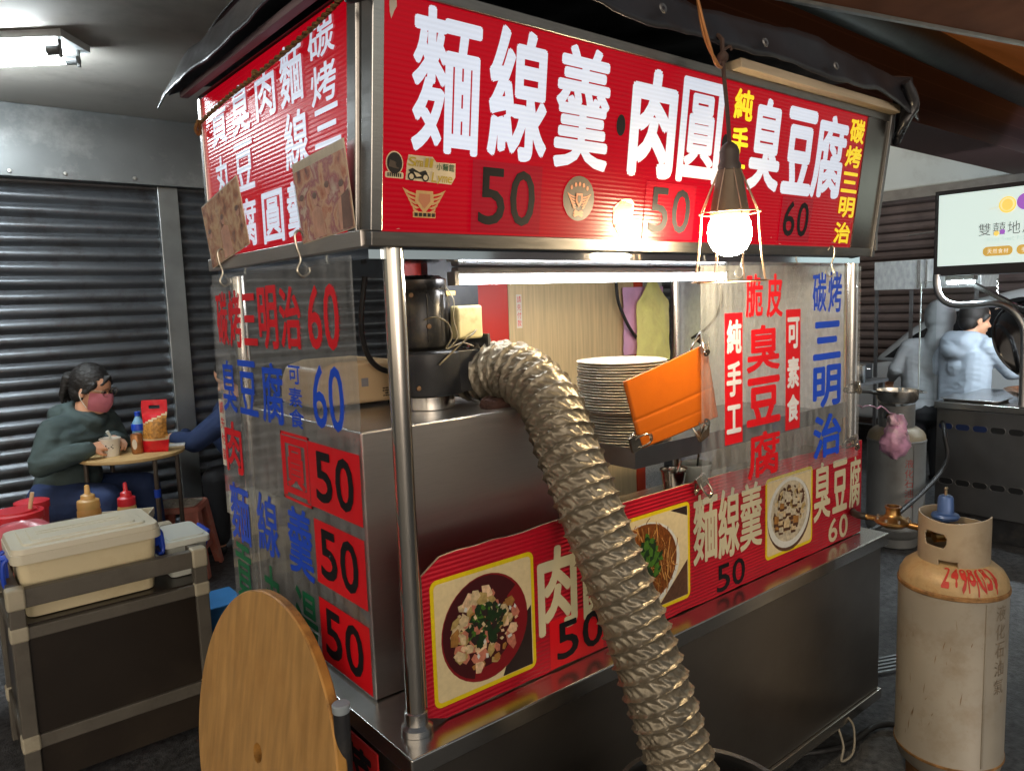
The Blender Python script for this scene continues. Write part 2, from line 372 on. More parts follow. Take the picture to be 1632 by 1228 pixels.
# back shutters: rolled slats in a curved profile
def shutter(name, label, x0, x1, z1, yw):
    t = thing(name, label, 'shutter', ((x0+x1)/2, yw, 0))
    b = MB(); pr = []; z = .06; p = .0765
    while z < z1:
        for k in range(8):
            u = k/8; d = .017*math.sin(math.pi*min(u/.78, 1))**.7 if u < .78 else -.004
            pr.append((yw-d, z+u*p))
        z += p
    o = len(pr); nx = 40
    vs = [V(x0+(x1-x0)*i/nx, y, zz) for i in range(nx+1) for y, zz in pr]
    for q in vs: q.y += .005*noise.noise(V(q.x*1.3, q.z*13, 3))+.002*noise.noise(V(q.x*5, q.z*13, 8)); q.z += .006*noise.noise(V(q.x*.9, round(q.z/.0765)*3.1, 5))
    b.add(vs, [(i*o+k, (i+1)*o+k, (i+1)*o+k+1, i*o+k+1) for i in range(nx) for k in range(o-1)]); b.build('slat_curtain', SHUT, t, sm=50)
    b = MB(); b.box((x0, yw-.02, 0), (x1, yw+.01, .06)); b.build('bottom_bar', DSTEEL, t)
    return t
YW = 3.7
shutter('roller_shutter', 'wide closed grey roller shutter behind the seated woman', -3.4, .632, 2.14, YW)
shutter('roller_shutter', 'closed dark roller shutter right of the steel post, mostly hidden by the cart', .735, 7.25, 2.14, YW)
b = MB(); b.box((.628, YW-.05, 0), (.74, YW+.03, 2.16)); tag(b.build('shutter_post', POSTM, bevel=.004), 'plain steel post between the two roller shutters', 'post')
hd = thing('shutter_header', 'long bare metal shutter housing under the ceiling', 'shutter box', (1, YW, 2.3))
b = MB(); b.box((-3.4, YW-.10, 2.16), (7.25, YW+.1, 2.53)); b.build('housing', HEADR, hd, bevel=.004)
b = MB()
for x, z in ((-.09, 2.185), (.16, 2.19), (.5, 2.19)): b.lathe([(0, .006), (.009, .005), (.011, 0)], (x, YW-.105, z), n=10, ax=(0, -1, 0))
b.build('screw', ALU, hd)
# far right: white band wall above dark slatted shutter
XW = 7.3
sw = thing('side_building', 'white-walled shop front with a dark shutter at the far right', 'building', (XW, 1, 0))
b = MB(); b.box((XW, -9, 2.38), (XW+.3, 4.2, 3.6)); b.build('wall', mat('white_render', C(226, 236, 236), .7, 0, .05, 2, dirt=C(150, 152, 148), dscale=1.5, damt=.4), sw)
b = MB(); b.box((XW-.06, -9, 2.30), (XW, 4.2, 2.40)); b.build('ledge', mat('ledge_grey', C(150, 146, 140), .7), sw)
b = MB(); pr = []; z = 0
while z < 2.3:
    pr += [(XW+.03, z), (XW-.01, z+.02), (XW-.02, z+.05), (XW+.0, z+.085)]; z += .09
o = len(pr); b.add([V(x, y, z) for y in (-9, 4.2) for x, z in pr], [(k, k+1, o+k+1, o+k) for k in range(o-1)])
b.build('shutter_slats', mat('dark_slats', C(128, 116, 114), .45, .3, .25, 4, dirt=C(72, 62, 60), dscale=2), sw, sm=0)
# drainpipe, awning
b = MB(); b.tube([(1.2, .56, 2.62), (3.2, .60, 2.62), (7.2, .72, 2.62)], .075, n=20)
tag(b.build('drain_pipe', mat('green_pipe', C(52, 60, 54), .45, 0, .25, 6, bump=.2, bs=30)), 'fat dark green pipe under the awning at the top right', 'pipe')
aw = thing('awning', 'orange-brown fabric awning on a steel bar at the top right', 'awning', (2.3, 0, 2.3))
AWF = mat('awning_fabric', C(190, 112, 54), .8, 0, .1, 3, stretch=(1, 3, 1), bump=.04, bs=80)
def thin_cloth(m, k):
    t = m.node_tree; N = t.nodes; p_ = N['Principled BSDF']; tr_ = N.new('ShaderNodeBsdfTranslucent'); mx = N.new('ShaderNodeMixShader'); mx.inputs[0].default_value = k
    t.links.new(p_.inputs['Base Color'].links[0].from_socket, tr_.inputs[0]); t.links.new(p_.outputs[0], mx.inputs[1]); t.links.new(tr_.outputs[0], mx.inputs[2]); t.links.new(mx.outputs[0], N['Material Output'].inputs[0])
thin_cloth(AWF, .30)
b = MB(); vs = []; nn = 12
def awp(i, j):
    t = i/nn; s = j/6; x = .9+t*6.2; y0 = .38-.30*(t*6.2)/1.13*.9; 
    return V(x+s*.5, y0+s*(.985-y0), 2.31+s*.60+.012*math.sin(t*40)*s)
vs = [awp(i, j) for i in range(nn+1) for j in range(7)]
b.add(vs, [(i*7+j, (i+1)*7+j, (i+1)*7+j+1, i*7+j+1) for i in range(nn) for j in range(6)]); b.build('fabric', AWF, aw)
b = MB(); b.tube([awp(0, 0), awp(nn, 0)], .012, n=8); b.build('front_bar', ALU, aw)
b = MB()
vs = [awp(i, 0)+V(-.18*s, -.42*s, .05*s+.01*math.sin(i*1.7)*s) for i in range(nn+1) for s in (0, .5, 1)]
b.add(vs, [(i*3+j, (i+1)*3+j, (i+1)*3+j+1, i*3+j+1) for i in range(nn) for j in range(2)]); VC = mat('valance_cloth', C(140, 92, 66), .8, 0, .2, 6, bump=.05, bs=60); thin_cloth(VC, .45); b.build('valance', VC, aw)
# ceiling lamp
TUBE_E = emitm('cold_tube', (.86, .95, 1, 1), 110)
cl = thing('ceiling_lamp', 'twin cold fluorescent tubes on the arcade ceiling at the top left', 'lamp', (-.2, 2.48, 2.5))
dx = V(.72, -.60, 0).normalized(); nx_ = V(dx.y, -dx.x, 0); e0 = V(.02, 2.42, 2.50)
b = MB(); rot = Matrix((dx, nx_, (0, 0, 1))).transposed()
b.box((-1.2, -.10, -.0), (.03, .10, .028), rot=rot, piv=(0, 0, 0)); b.v = [v+e0 for v in b.v]; b.build('fixture', mat('lamp_white', C(200, 205, 205), .4), cl)
for s in (-.062, .062):
    b = MB(); b.tube([e0+dx*-1.15+nx_*s+V(0, 0, -.038), e0+nx_*s+V(0, 0, -.038)-dx*.05], .014, n=12); b.build('tube', TUBE_E, cl)
    b = MB(); b.tube([e0-dx*.05+nx_*s+V(0, 0, -.038), e0+nx_*s+V(0, 0, -.038)], .018, n=12); b.tube([e0+nx_*s+V(0, 0, .028), e0+nx_*s+V(0, 0, -.066)], .007, n=6); b.build('end_holder', mat('holder_grey', C(96, 98, 98), .5), cl)

# ================================================================ FOOD CART
cart = thing('food_cart', 'stainless steel street food cart with glowing red sign box', 'food cart', (.9, .43, 0))
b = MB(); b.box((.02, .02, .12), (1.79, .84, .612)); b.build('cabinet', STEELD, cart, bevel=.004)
b = MB(); b.box((.012, .012, .085), (1.797, .848, .119)); b.build('base_rim', STEEL, cart, bevel=.003)
b = MB(); b.box((0, 0, .612), (1.8, .86, .65)); b.build('counter_ledge', STEEL, cart, bevel=.004)
for x, y in ((.16, .14), (1.62, .14), (.16, .72), (1.62, .72)):
    b = MB(); b.lathe([(0, -.016), (.036, -.014), (.04, -.008), (.04, .008), (.036, .014), (0, .016)], (x, y, .04), n=20, ax=(1, .3, 0)); wh = b.build('caster', BLACKR, cart)
    b = MB(); b.box((x-.028, y-.02, .05), (x+.028, y+.02, .083)); b.build('fork', ALU, wh)
b = MB(); b.box((.05, .215, .651), (.60, .80, 1.195)); b.build('hood_box', STEELB, cart, bevel=.005)
b = MB(); b.box((.615, .12, .651), (1.735, .26, .915)); b.build('inner_counter', STEEL, cart, bevel=.004)
for x, y in ((.057, .072), (1.715, .098), (.05, .815), (1.725, .795)):
    b = MB(); b.tube([(x, y, .652), (x, y, 1.535)], .0185, n=24); p = b.build('post', CHROME, cart)
    b = MB(); b.lathe([(.030, 0), (.030, .012), (.022, .018), (.022, .04), (.0188, .042)], (x, y, .6505), n=24); b.build('foot_collar', STEEL, p)
b = MB(); b.box((1.738, .09, .652), (1.75, .782, 1.534)); b.build('side_panel', mat('frosted_galvanised', (.80, .86, .93), .30, .30, .10, 70, stretch=(1, 1, .6), bump=.25, bs=90, rvar=.1), cart)
b = MB(); b.box((.93, .838, .652), (1.535, .85, 1.534)); b.build('back_panel', WOODG, cart)
b = MB(); b.box((1.537, .836, .652), (1.585, .85, 1.534)); b.build('red_upright', mat('orange_red_laminate', C(206, 66, 36), .4, 0, .05, 6), cart)
b = MB(); b.box((1.587, .838, .652), (1.70, .85, 1.534)); b.build('speckled_panel', mat('speckled_white', C(205, 208, 206), .5, 0, .35, 220), cart)
b = MB(); b.box((.52, .838, .652), (.928, .85, 1.534)); b.build('red_panel', mat('red_laminate', C(196, 48, 34), .4, 0, .05, 6), cart)
b = MB(); b.box((.60, .80, 1.2), (.78, .834, 1.53)); b.build('fan_panel', BLACK, cart)
# tray
b = MB(); b.box((.70, .10, 1.030), (1.736, .52, 1.042)); b.box((.70, .10, 1.042), (1.736, .104, 1.078)); b.box((.70, .104, 1.042), (.704, .52, 1.078))
tr = b.build('shelf_tray', mat('tray_steel', (.30, .30, .30), .35, 1, .12, 9, rvar=.1), cart)
# sign box
L0 = Vector((0, -.05, .3881)).normalized()
FS = Frame((0, .05, 1.5358), (1, 0, 0), L0)
FL = Frame((.006, 0, 0), (0, -1, 0), (0, 0, 1))     # left sign, u = -y
b = MB(); b.box((.012, .075, 1.514), (1.725, .84, 1.5345)); b.build('canopy_underside', mat('mirror_steel', (.58, .68, .80), .07, 1, .04, 6, bump=.01, bs=6), cart)
fr = MB()
def bar(u0, u1, v0, v1, h0, h1): 
    fr.add([FS.p(u, v, h) for v in (v0, v1) for h in (h0, h1) for u in (u0, u1)], [(0, 1, 3, 2), (4, 6, 7, 5), (0, 4, 5, 1), (2, 3, 7, 6), (0, 2, 6, 4), (1, 5, 7, 3)])
bar(.0, 1.735, -.003, .022, -.03, .008)
bar(.0, 1.735, .3925, .412, -.03, .008)
fr.build('front_rail', mat('rail_steel', (.26, .25, .24), .33, 1, .1, 20, stretch=(1, 1, 10), rvar=.08), cart, bevel=.002)
fr = MB(); bar(.0, .022, .022, .3925, -.03, .006); fr.build('corner_trim', STEEL, cart, bevel=.002)
PLATED = mat('end_plate_steel', (.20, .19, .18), .22, 1, .12, 6, rvar=.08)
b = MB(); b.prism([(0.001, .085, 1.536), (0.001, .053, 1.536), (0.001, .003, 1.944), (0.001, .075, 1.944)], (.02, 0, 0)); b.build('corner_plate', PLATED, cart)
fr = MB(); bar(1.605, 1.728, .022, .3925, -.02, .004); fr.build('end_plate', PLATED, cart)
fr = MB(); bar(1.728, 1.745, -.004, .413, -.03, .012); fr.build('end_trim', DSTEEL, cart, bevel=.002)
b = MB(); b.prism([(-.003, .090, 1.536), (-.003, .122, 1.536), (-.003, .074, 1.945), (-.003, .042, 1.945)], (.03, 0, 0)); b.build('side_trim', STEEL, cart, bevel=.002)
b = MB(); b.box((0, .842, 1.535), (.02, .86, 1.945)); b.build('side_trim', STEEL, cart, bevel=.002)
b = MB(); b.box((-.004, .07, 1.533), (.012, .86, 1.562)); b.build('side_rail', STEELB, cart, bevel=.002)
b = MB(); b.box((.02, .855, 1.55), (1.73, .865, 1.95)); b.box((1.735, .03, 1.55), (1.745, .86, 1.94)); b.build('rear_casing', DSTEEL, cart)
b = MB(); b.add([FS.p(0, .412, -.02), FS.p(1.74, .412, -.02), V(1.74, .86, 1.95), V(0, .86, 1.95)], [(0, 1, 2, 3)]); b.build('roof_sheet', DSTEEL, cart)
b = MB(); b.quad(FS.p(.022, .022), FS.p(1.605, .022), FS.p(1.605, .3925), FS.p(.022, .3925)); fsn = b.build('front_sign', SIGNR, cart, fix=False)
letters(fsn, 'white_lettering', SIGNW, FS, [w_ for w_ in ([('麵', .076, .217, .156, .387), ('線', .235, .377, .158, .387), ('羹', .396, .546, .156, .385)], [('肉', .607, .755, .155, .377), ('圓', .769, .922, .155, .379)], [('臭', 1.041, 1.181, .153, .376), ('豆', 1.195, 1.341, .154, .372), ('腐', 1.337, 1.506, .152, .374)])], .0015, {'麵': .042, '線': .055, '羹': .045, '圓': .05, '肉': .085, '臭': .07, '豆': .085, '腐': .055})
letters(fsn, 'yellow_lettering', SIGNY, FS, [[('純', .961, 1.037, .312, .382), ('手', .962, 1.032, .230, .297), ('工', .955, 1.033, .155, .211)], [('碳', 1.515, 1.597, .314, .38), ('烤', 1.508, 1.597, .247, .306), ('三', 1.505, 1.597, .177, .234), ('明', 1.508, 1.597, .107, .165), ('治', 1.50, 1.592, .033, .094)]], .0015, .06)
for u in (.580, .941): txt = MB(); ell(txt, FS, u, .253, .0135, .021, .0012, 0); txt.build('dot', BLACKP, fsn, sm=0, fix=False)
for (a, b_, c_, d_, dg_, e1) in ((.205, .371, .026, .153, '50', 0), (.673, .848, .026, .149, '50', 0), (1.212, 1.365, .032, .149, '60', 0)):
    b = MB(); rect(b, FS, a, b_, c_, d_, .0018); cardo = b.build('price_card', SIGNC, fsn, sm=0, fix=False)
    b = MB(); wd = b_-a
    put(b, FS, dg_[0], a+wd*.09, a+wd*.46, c_+.014, d_-.011, .0026, bold=.03); put(b, FS, dg_[1], a+wd*.53, a+wd*.90, c_+.014, d_-.011, .0026, bold=.03)
    b.build('digits', BLACKP, cardo, sm=0, fix=False)
# stickers
STK = [mat('sticker_gold', C(206, 168, 112), .4, 0, .15, 60), mat('sticker_black', C(34, 30, 28), .4), mat('sticker_yellow', C(196, 168, 52), .4), mat('sticker_green', C(40, 92, 60), .4), mat('sticker_olive', C(84, 72, 62), .4), mat('sticker_copper', C(196, 128, 92), .4), mat('sticker_cream', C(224, 206, 170), .4)]
def wing(mb, cu, cv, s, sg, mi, h):
    for k in range(5):
        L_ = s*(1-.14*k); y = cv+s*.30-.17*s*k
        poly(mb, FS, [(cu+sg*s*.22, y-.09*s), (cu+sg*(s*.22+L_*.5), y+.02*s), (cu+sg*(s*.22+L_*.82), y+.16*s), (cu+sg*(s*.22+L_*.7), y-.02*s), (cu+sg*s*.4, y-.14*s)], h+.0001*k, mi)
b = MB(); ell(b, FS, .0455, .133, .0165, .019, .0016, 6); rrect(b, FS, .028, .063, .109, .119, .003, .0016, 6); ell(b, FS, .0455, .133, .0145, .017, .0020, 1)
poly(b, FS, [(.034, .127), (.053, .124), (.055, .133), (.036, .138)], .0024, 4); ell(b, FS, .052, .131, .004, .005, .0027, 1, 16)
for k in range(7): rect(b, FS, .032+.004*k, .0345+.004*k, .111, .117, .0021, 1)
b.build('helmet_sticker', STK, fsn, sm=0, fix=False)
b = MB(); poly(b, FS, [(.067, .108), (.160, .106), (.168, .118), (.168, .142), (.128, .141), (.120, .149), (.072, .149), (.069, .135)], .0016, 6)
for i, ch in enumerate('Small'): put(b, FS, ch, .071+.0095*i+(.004 if i > 0 else 0), .0795+.0095*i+(.006 if i in (0, 1) else .002), .131, .146 if ch in 'Sl' else .141, .0022, 2, .02, .15)
for i, ch in enumerate('小麵館'): put(b, FS, ch, .128+.013*i, .139+.013*i, .128, .140, .0022, 3, .02)
for i, ch in enumerate('Lyme'): put(b, FS, ch, .118+.011*i, .128+.011*i, .108 if ch != 'y' else .105, .124 if ch == 'L' else .119, .0022, 2, .02, .15)
for cx in (.078, .106):
    ell(b, FS, cx, .114, .007, .007, .0022, 1, 20); ell(b, FS, cx, .114, .0045, .0045, .0025, 6, 20)
poly(b, FS, [(.072, .124), (.080, .128), (.094, .122), (.106, .126), (.110, .121), (.100, .112), (.086, .111)], .0022, 1); poly(b, FS, [(.082, .122), (.092, .120), (.098, .116), (.088, .114)], .0026, 6)
b.build('motorbike_sticker', STK, fsn, sm=0, fix=False)
b = MB(); wing(b, .105, .076, .042, 1, 0, .0016); wing(b, .105, .076, .042, -1, 0, .0016); poly(b, FS, [(.088, .092), (.122, .092), (.124, .074), (.105, .054), (.086, .074)], .0024, 0); poly(b, FS, [(.094, .087), (.116, .087), (.117, .075), (.105, .062), (.093, .075)], .0028, 5)
rect(b, FS, .082, .128, .047, .057, .0026, 0)
for k in range(5): rect(b, FS, .085+.0088*k, .0915+.0088*k, .049, .055, .0030, 1)
b.build('winged_shield_sticker', STK, fsn, sm=0, fix=False)
b = MB(); ell(b, FS, .4725, .1, .0435, .044, .0016, 4); wing(b, .4725, .096, .032, 1, 5, .0022); wing(b, .4725, .096, .032, -1, 5, .0022); poly(b, FS, [(.464, .110), (.481, .110), (.482, .094), (.4725, .082), (.463, .094)], .0030, 5); poly(b, FS, [(.468, .106), (.477, .106), (.477, .096), (.4725, .089), (.468, .096)], .0034, 4)
for k in range(5): ell(b, FS, .4725+.011*(k-2), .128-.0018*(k-2)**2, .0032, .0045, .0022, 5, 12)
poly(b, FS, [(.458, .072), (.464, .078), (.487, .068), (.483, .063)], .0022, 5); poly(b, FS, [(.487, .072), (.481, .078), (.458, .068), (.462, .063)], .0024, 5)
b.build('oval_sticker', STK, fsn, sm=0, fix=False)
b = MB(); poly(b, FS, [(.578, .055), (.576, .088), (.600, .106), (.628, .108), (.638, .100), (.636, .055), (.612, .026), (.600, .030)], .0016, 6); poly(b, FS, [(.581, .056), (.579, .086), (.601, .102), (.633, .098), (.632, .056), (.610, .032)], .0020, 1)
poly(b, FS, [(.590, .094), (.597, .104), (.604, .097), (.611, .104), (.617, .094)], .0025, 2); ell(b, FS, .592, .068, .009, .010, .0025, 0, 16); ell(b, FS, .620, .068, .009, .010, .0025, 0, 16); rect(b, FS, .583, .630, .046, .055, .0025, 2)
for k in range(4): rect(b, FS, .585+.0115*k, .594+.0115*k, .047, .054, .0029, 1)
b.build('crown_crest_sticker', STK, fsn, sm=0, fix=False)
random.seed(5); b = MB()
poly(b, FS, [(.036, .352), (.041, .364), (.046, .372), (.045, .385), (.036, .388), (.032, .376), (.033, .362)], .0016, 0); 
OT = mat('old_tape', C(206, 196, 180), .5); b.build('tape_residue', OT, fsn, sm=0, fix=False)
for k in range(6):
    u = random.uniform(.03, 1.58); v = .022+random.random()*.02; b = MB(); poly(b, FS, [(u, v), (u+random.uniform(.004, .02), v+random.uniform(-.001, .001)), (u+.004, v+.0015)], .0016, 0); b.build('tape_residue', OT, fsn, sm=0, fix=False)
# left sign
b = MB(); b.quad(FL.p(-.842, 1.562), FL.p(-.122, 1.562), FL.p(-.074, 1.945), FL.p(-.842, 1.945)); lsn = b.build('side_sign', SIGNR, cart, fix=False)
_ls = [('碳', .244, .139, 1.87, 1.932), ('烤', .241, .140, 1.793, 1.860), ('三', .238, .134, 1.719, 1.786), ('明', .242, .141, 1.645, 1.708), ('治', .242, .141, 1.572, 1.636), ('麵', .376, .271, 1.819, 1.929), ('線', .372, .265, 1.699, 1.806), ('羹', .381, .270, 1.575, 1.68),
                           ('肉', .505, .402, 1.82, 1.916), ('圓', .510, .400, 1.571, 1.676), ('臭', .648, .543, 1.816, 1.918), ('豆', .653, .538, 1.695, 1.80), ('腐', .650, .544, 1.573, 1.678), ('貢', .787, .683, 1.816, 1.91), ('丸', .783, .679, 1.698, 1.792), ('湯', .783, .679, 1.573, 1.67)]
letters(lsn, 'white_lettering', SIGNW, FL, [[(c, -a, -b_, z0, z1) for c, a, b_, z0, z1 in _ls if c in w_] for w_ in ('碳烤三明治', '麵線羹', '肉圓', '臭豆腐', '貢丸湯')], .0015, .035)

# pickles notice low on the left side
FLL = Frame((.0, 0, 0), (0, -1, 0), (0, 0, 1))
b = MB(); b.box((-.004, .12, .30), (-.0005, .46, .606)); lb = b.build('low_notice', mat('dark_red_notice', C(170, 30, 30), .45, 0, .1, 8), cart)
FLL.o.x = -.004; letters(lb, 'black_lettering', BLACKP, FLL, [[('泡', -.40, -.29, .48, .59)], [('菜', -.26, -.14, .48, .59)]], .001, .05)
# sticker on wood panel
FW = Frame((0, .838, 0), (1, 0, 0), (0, 0, 1))
b = MB(); rect(b, FW, .962, .985, 1.345, 1.455, .001, 0)
for i, ch in enumerate('請先付款'): put(b, FW, ch, .965, .982, 1.428-.026*i, 1.450-.026*i, .0016, 1, .01)
b.build('pay_first_sticker', [WHITEP, REDV], cart, sm=0, fix=False)
# strip lamp under the canopy
sl_ = thing('strip_lamp', 'bright fluorescent strip lamp under the front sign', 'lamp', (.8, .3, 1.53))
b = MB(); b.box((.345, .285, 1.4965), (1.33, .315, 1.5135)); b.build('housing', mat('lamp_housing', C(176, 172, 168), .4), sl_, bevel=.004)
b = MB(); b.tube([(.345, .3, 1.4845), (1.33, .3, 1.4845)], .0095, n=14); b.build('tube', emitm('warm_white_tube', (.95, .97, 1, 1), 42), sl_)
for x in (.335, 1.33):
    b = MB(); b.box((x, .285, 1.473), (x+.012, .315, 1.503)); b.build('end_holder', ALU, sl_)

# tarpaulin over the roof
tp = MB(); nx2, ny2 = 60, 26; vs = []
for j in range(ny2+1):
    for i in range(nx2+1):
        s = i/nx2; t = j/ny2; x = -.035+1.845*s
        if t < .25:
            k = t/.25; y = -.055+.02*k; z = 1.972+.10*k
            z += .007*math.sin(x*7)+.006*math.sin(x*17+1)*(1-k)
            if x > 1.68: z -= .05*(x-1.68)/.13*(1-k)
        else:
            k = (t-.25)/.75; y = -.03+1.00*k; z = 2.072+.05*math.sin(k*math.pi)-.06*k-.035*max(0, 1-(x+.05)/.12)
        q = noise.noise(V(x*5, y*5, z*6))*.018+noise.noise(V(x*14, y*14, z*9))*.006
        vs.append(V(x, y-.6*q*(t < .3), z+q))
tp.add(vs, [(j*(nx2+1)+i, j*(nx2+1)+i+1, (j+1)*(nx2+1)+i+1, (j+1)*(nx2+1)+i) for j in range(ny2) for i in range(nx2)])
# left valance
vs = []
for j in range(9):
    for i in range(27):
        k = j/8; y = -.05+1.02*i/26; x = -.062+.030*k+.006*noise.noise(V(y*9, k*2, 1))
        z = 1.960+.060*k+.006*math.sin(y*8)+.02*k*math.sin(math.pi*i/26)+.008*noise.noise(V(y*7, k, 5))
        if y > .82: z -= .03*(y-.82)/.15
        vs.append(V(x, y, z))
tp.add(vs, [(j*27+i, j*27+i+1, (j+1)*27+i+1, (j+1)*27+i) for j in range(8) for i in range(26)])
for k in range(5): tp.tube([(1.73+.01*k, -.05+.01*k, 2.03-.01*k), (1.775+.008*k, -.055+.012*k, 1.97), (1.76+.012*k, -.04+.012*k, 1.925-.012*k), (1.755+.01*k, -.02, 1.89+.02*k)], [.014, .017, .013, .006], n=8, smooth=4)
tarp = thing('tarpaulin', 'black tarpaulin draped over the roof of the food cart', 'tarp', (.9, .4, 2.0))
to = tp.build('sheet', TARP, tarp, sm=80, fix=False); sd = to.modifiers.new('thick', 'SOLIDIFY'); sd.thickness = .003
for x in (.62, .98, 1.30): b = MB(); b.lathe([(.004, .002), (.009, .003), (.011, 0)], (x, -.064, 2.0), n=14, ax=(0, -1, .2)); b.build('eyelet', DSTEEL, tarp)
b = MB(); b.box((.93, -.035, 1.944), (1.735, .02, 1.966), rot=Matrix.Rotation(R(-3), 3, 'X')); bw = MB()
tag(b.build('wooden_batten', mat('batten', C(176, 160, 136), .7, 0, .15, 12, stretch=(.5, 6, 6)), bevel=.002), 'pale wooden batten along the top of the front sign', 'batten')
b = MB(); b.box((-.034, .02, 1.949), (-.014, .88, 1.964)); tag(b.build('wooden_batten', mat('batten_lilac', C(150, 132, 140), .7, 0, .15, 12, stretch=(6, .5, 6)), bevel=.002), 'greyish batten under the tarpaulin above the side sign', 'batten')
# twisted rope along the side sign
P = cr([(-.006, .835, 1.885), (-.01, .62, 1.897), (-.01, .42, 1.903), (-.01, .2, 1.916), (-.008, .06, 1.935), (-.01, .0, 1.95)], 40)
b = MB()
for ph in (0, math.pi):
    b.tube([p+V(.0025*math.cos(i*.7+ph), 0, .0025*math.sin(i*.7+ph)) for i, p in enumerate(P)], .0030, n=6)
b.ball((-.012, .455, 1.905), .008, n=8); b.tube([(-.006, .835, 1.885), (-.004, .85, 1.86), (-.015, .842, 1.87), (-.01, .83, 1.89)], .004, n=6, smooth=4)
tag(b.build('rope', ROPEM), 'brown twisted rope tied across the top of the side sign', 'rope')
b = MB(); b.tube([(-.0, .03, 1.935), (-.03, .02, 1.905), (-.01, -.02, 1.905), (.03, -.03, 1.93), (.05, -.03, 1.98)], .006, n=8, smooth=8)
tag(b.build('loop_of_cord', BLACKR), 'short black cord looped at the corner of the two signs', 'cord')

# ================================================================ HANGING SHEETS
def sheet_left():
    t = thing('menu_sheet', 'tall clear menu sheet on the left side of the cart, priced 60 and 50', 'menu sheet', (-.012, .455, .72))
    b = MB(); b.box((-.0125, .096, .716), (-.0095, .815, 1.521)); b.build('acrylic', CLEARL, t)
    F = Frame((-.0125, 0, 0), (0, -1, 0), (0, 0, 1))
    def row(m, name, *words): letters(t, name, m, F, [[(c, -a, -b_, z0, z1) for c, a, b_, z0, z1 in w_] for w_ in words], .001, .028 if m != REDV else .045)
    row(REDV, 'red_lettering', [('碳', .798, .722, 1.353, 1.48), ('烤', .714, .632, 1.35, 1.481), ('三', .622, .540, 1.357, 1.471), ('明', .528, .424, 1.351, 1.484), ('治', .413, .309, 1.355, 1.479), ('6', .278, .218, 1.357, 1.477), ('0', .208, .148, 1.357, 1.477)], [('肉', .806, .690, 1.043, 1.17)])
    row(BLUEV, 'blue_lettering', [('臭', .795, .701, 1.193, 1.318), ('豆', .681, .567, 1.197, 1.322), ('腐', .540, .419, 1.191, 1.323), ('可', .387, .330, 1.285, 1.322), ('素', .392, .328, 1.239, 1.278), ('食', .396, .325, 1.196, 1.235), ('6', .278, .218, 1.208, 1.329), ('0', .208, .148, 1.208, 1.329)], [('麵', .803, .673, .872, 1.018), ('線', .624, .501, .882, 1.024), ('羹', .446, .323, .880, 1.027)])
    row(GREENV, 'green_lettering', [('貢', .795, .686, .721, .866), ('丸', .611, .492, .718, .858), ('湯', .432, .322, .715, .853)])
    rc = MB()
    put(rc, F, '圓', -.445, -.318, 1.047, 1.173, .0012, bold=.03)
    for a, b_, c_, d_ in ((-.452, -.310, 1.038, 1.044), (-.452, -.310, 1.176, 1.182), (-.452, -.445, 1.038, 1.182), (-.317, -.310, 1.038, 1.182)): rect(rc, F, a, b_, c_, d_, .001)
    rc.build('red_boxed_lettering', REDV, t, sm=0, fix=False)
    for z0, z1 in ((1.046, 1.176), (.892, 1.022), (.731, .861)):
        b = MB(); rect(b, F, -.309, -.101, z0, z1, .0014); cd_ = b.build('price_card', REDV, t, sm=0, fix=False)
        b = MB(); put(b, F, '5', -.286, -.214, z0+.016, z1-.014, .0022, bold=.05); put(b, F, '0', -.200, -.128, z0+.016, z1-.014, .0022, bold=.05); b.build('digits', BLACKP, cd_, sm=0, fix=False)
sheet_left()
t = thing('clear_strip', 'narrow clear acrylic strip behind the left menu sheet, with a pay-first sticker', 'acrylic strip', (.0, .83, 1.0))
b = MB(); b.box((-.002, .76, .92), (.0005, .868, 1.50)); b.build('acrylic', CLEARL, t)
F = Frame((-.002, 0, 0), (0, -1, 0), (0, 0, 1)); b = MB(); rect(b, F, -.866, -.824, 1.045, 1.215, .001, 0)
for i, ch in enumerate('請先付款'): put(b, F, ch, -.860, -.830, 1.180-.040*i, 1.210-.040*i, .0018, 1, .02)
b.build('pay_first_sticker', [WHITEP, REDV], t, sm=0, fix=False)

t = thing('menu_sheet', 'large clear acrylic menu sheet hanging at the right end of the cart front', 'menu sheet', (1.25, .028, .93))
b = MB(); b.box((.862, .0285, .925), (1.640, .0315, 1.502)); b.build('acrylic', CLEARL, t)
F = Frame((0, .0285, 0), (1, 0, 0), (0, 0, 1)); 
letters(t, 'red_lettering', REDV, F, [[('脆', 1.041, 1.117, 1.372, 1.482), ('皮', 1.134, 1.21, 1.368, 1.482)], [('臭', 1.045, 1.198, 1.23, 1.351), ('豆', 1.045, 1.202, 1.09, 1.216), ('腐', 1.051, 1.2, .95, 1.072)]], .001, {'豆': .06, '皮': .05, '臭': .042, '腐': .035, '脆': .03})
letters(t, 'blue_lettering', BLUEV, F, [[('碳', 1.362, 1.437, 1.373, 1.484), ('烤', 1.447, 1.524, 1.37, 1.486)], [('三', 1.367, 1.522, 1.237, 1.346), ('明', 1.369, 1.525, 1.099, 1.22), ('治', 1.372, 1.532, .951, 1.078)]], .001, {'三': .06, '明': .055, '治': .05, '碳': .03, '烤': .03})
WV = mat('white_vinyl', C(226, 226, 230), .45)
for a, b_, w_ in ((.952, 1.027, [('純', .959, 1.021, 1.285, 1.37), ('手', .958, 1.021, 1.178, 1.266), ('工', .958, 1.02, 1.085, 1.157)]), (1.227, 1.300, [('可', 1.233, 1.293, 1.28, 1.365), ('素', 1.233, 1.294, 1.172, 1.258), ('食', 1.233, 1.294, 1.080, 1.155)])):
    b = MB(); rect(b, F, a, b_, 1.058, 1.386, .001); ro = b.build('red_strip', REDV, t, sm=0, fix=False); letters(ro, 'white_lettering', WV, F, [w_], .0018, .07)

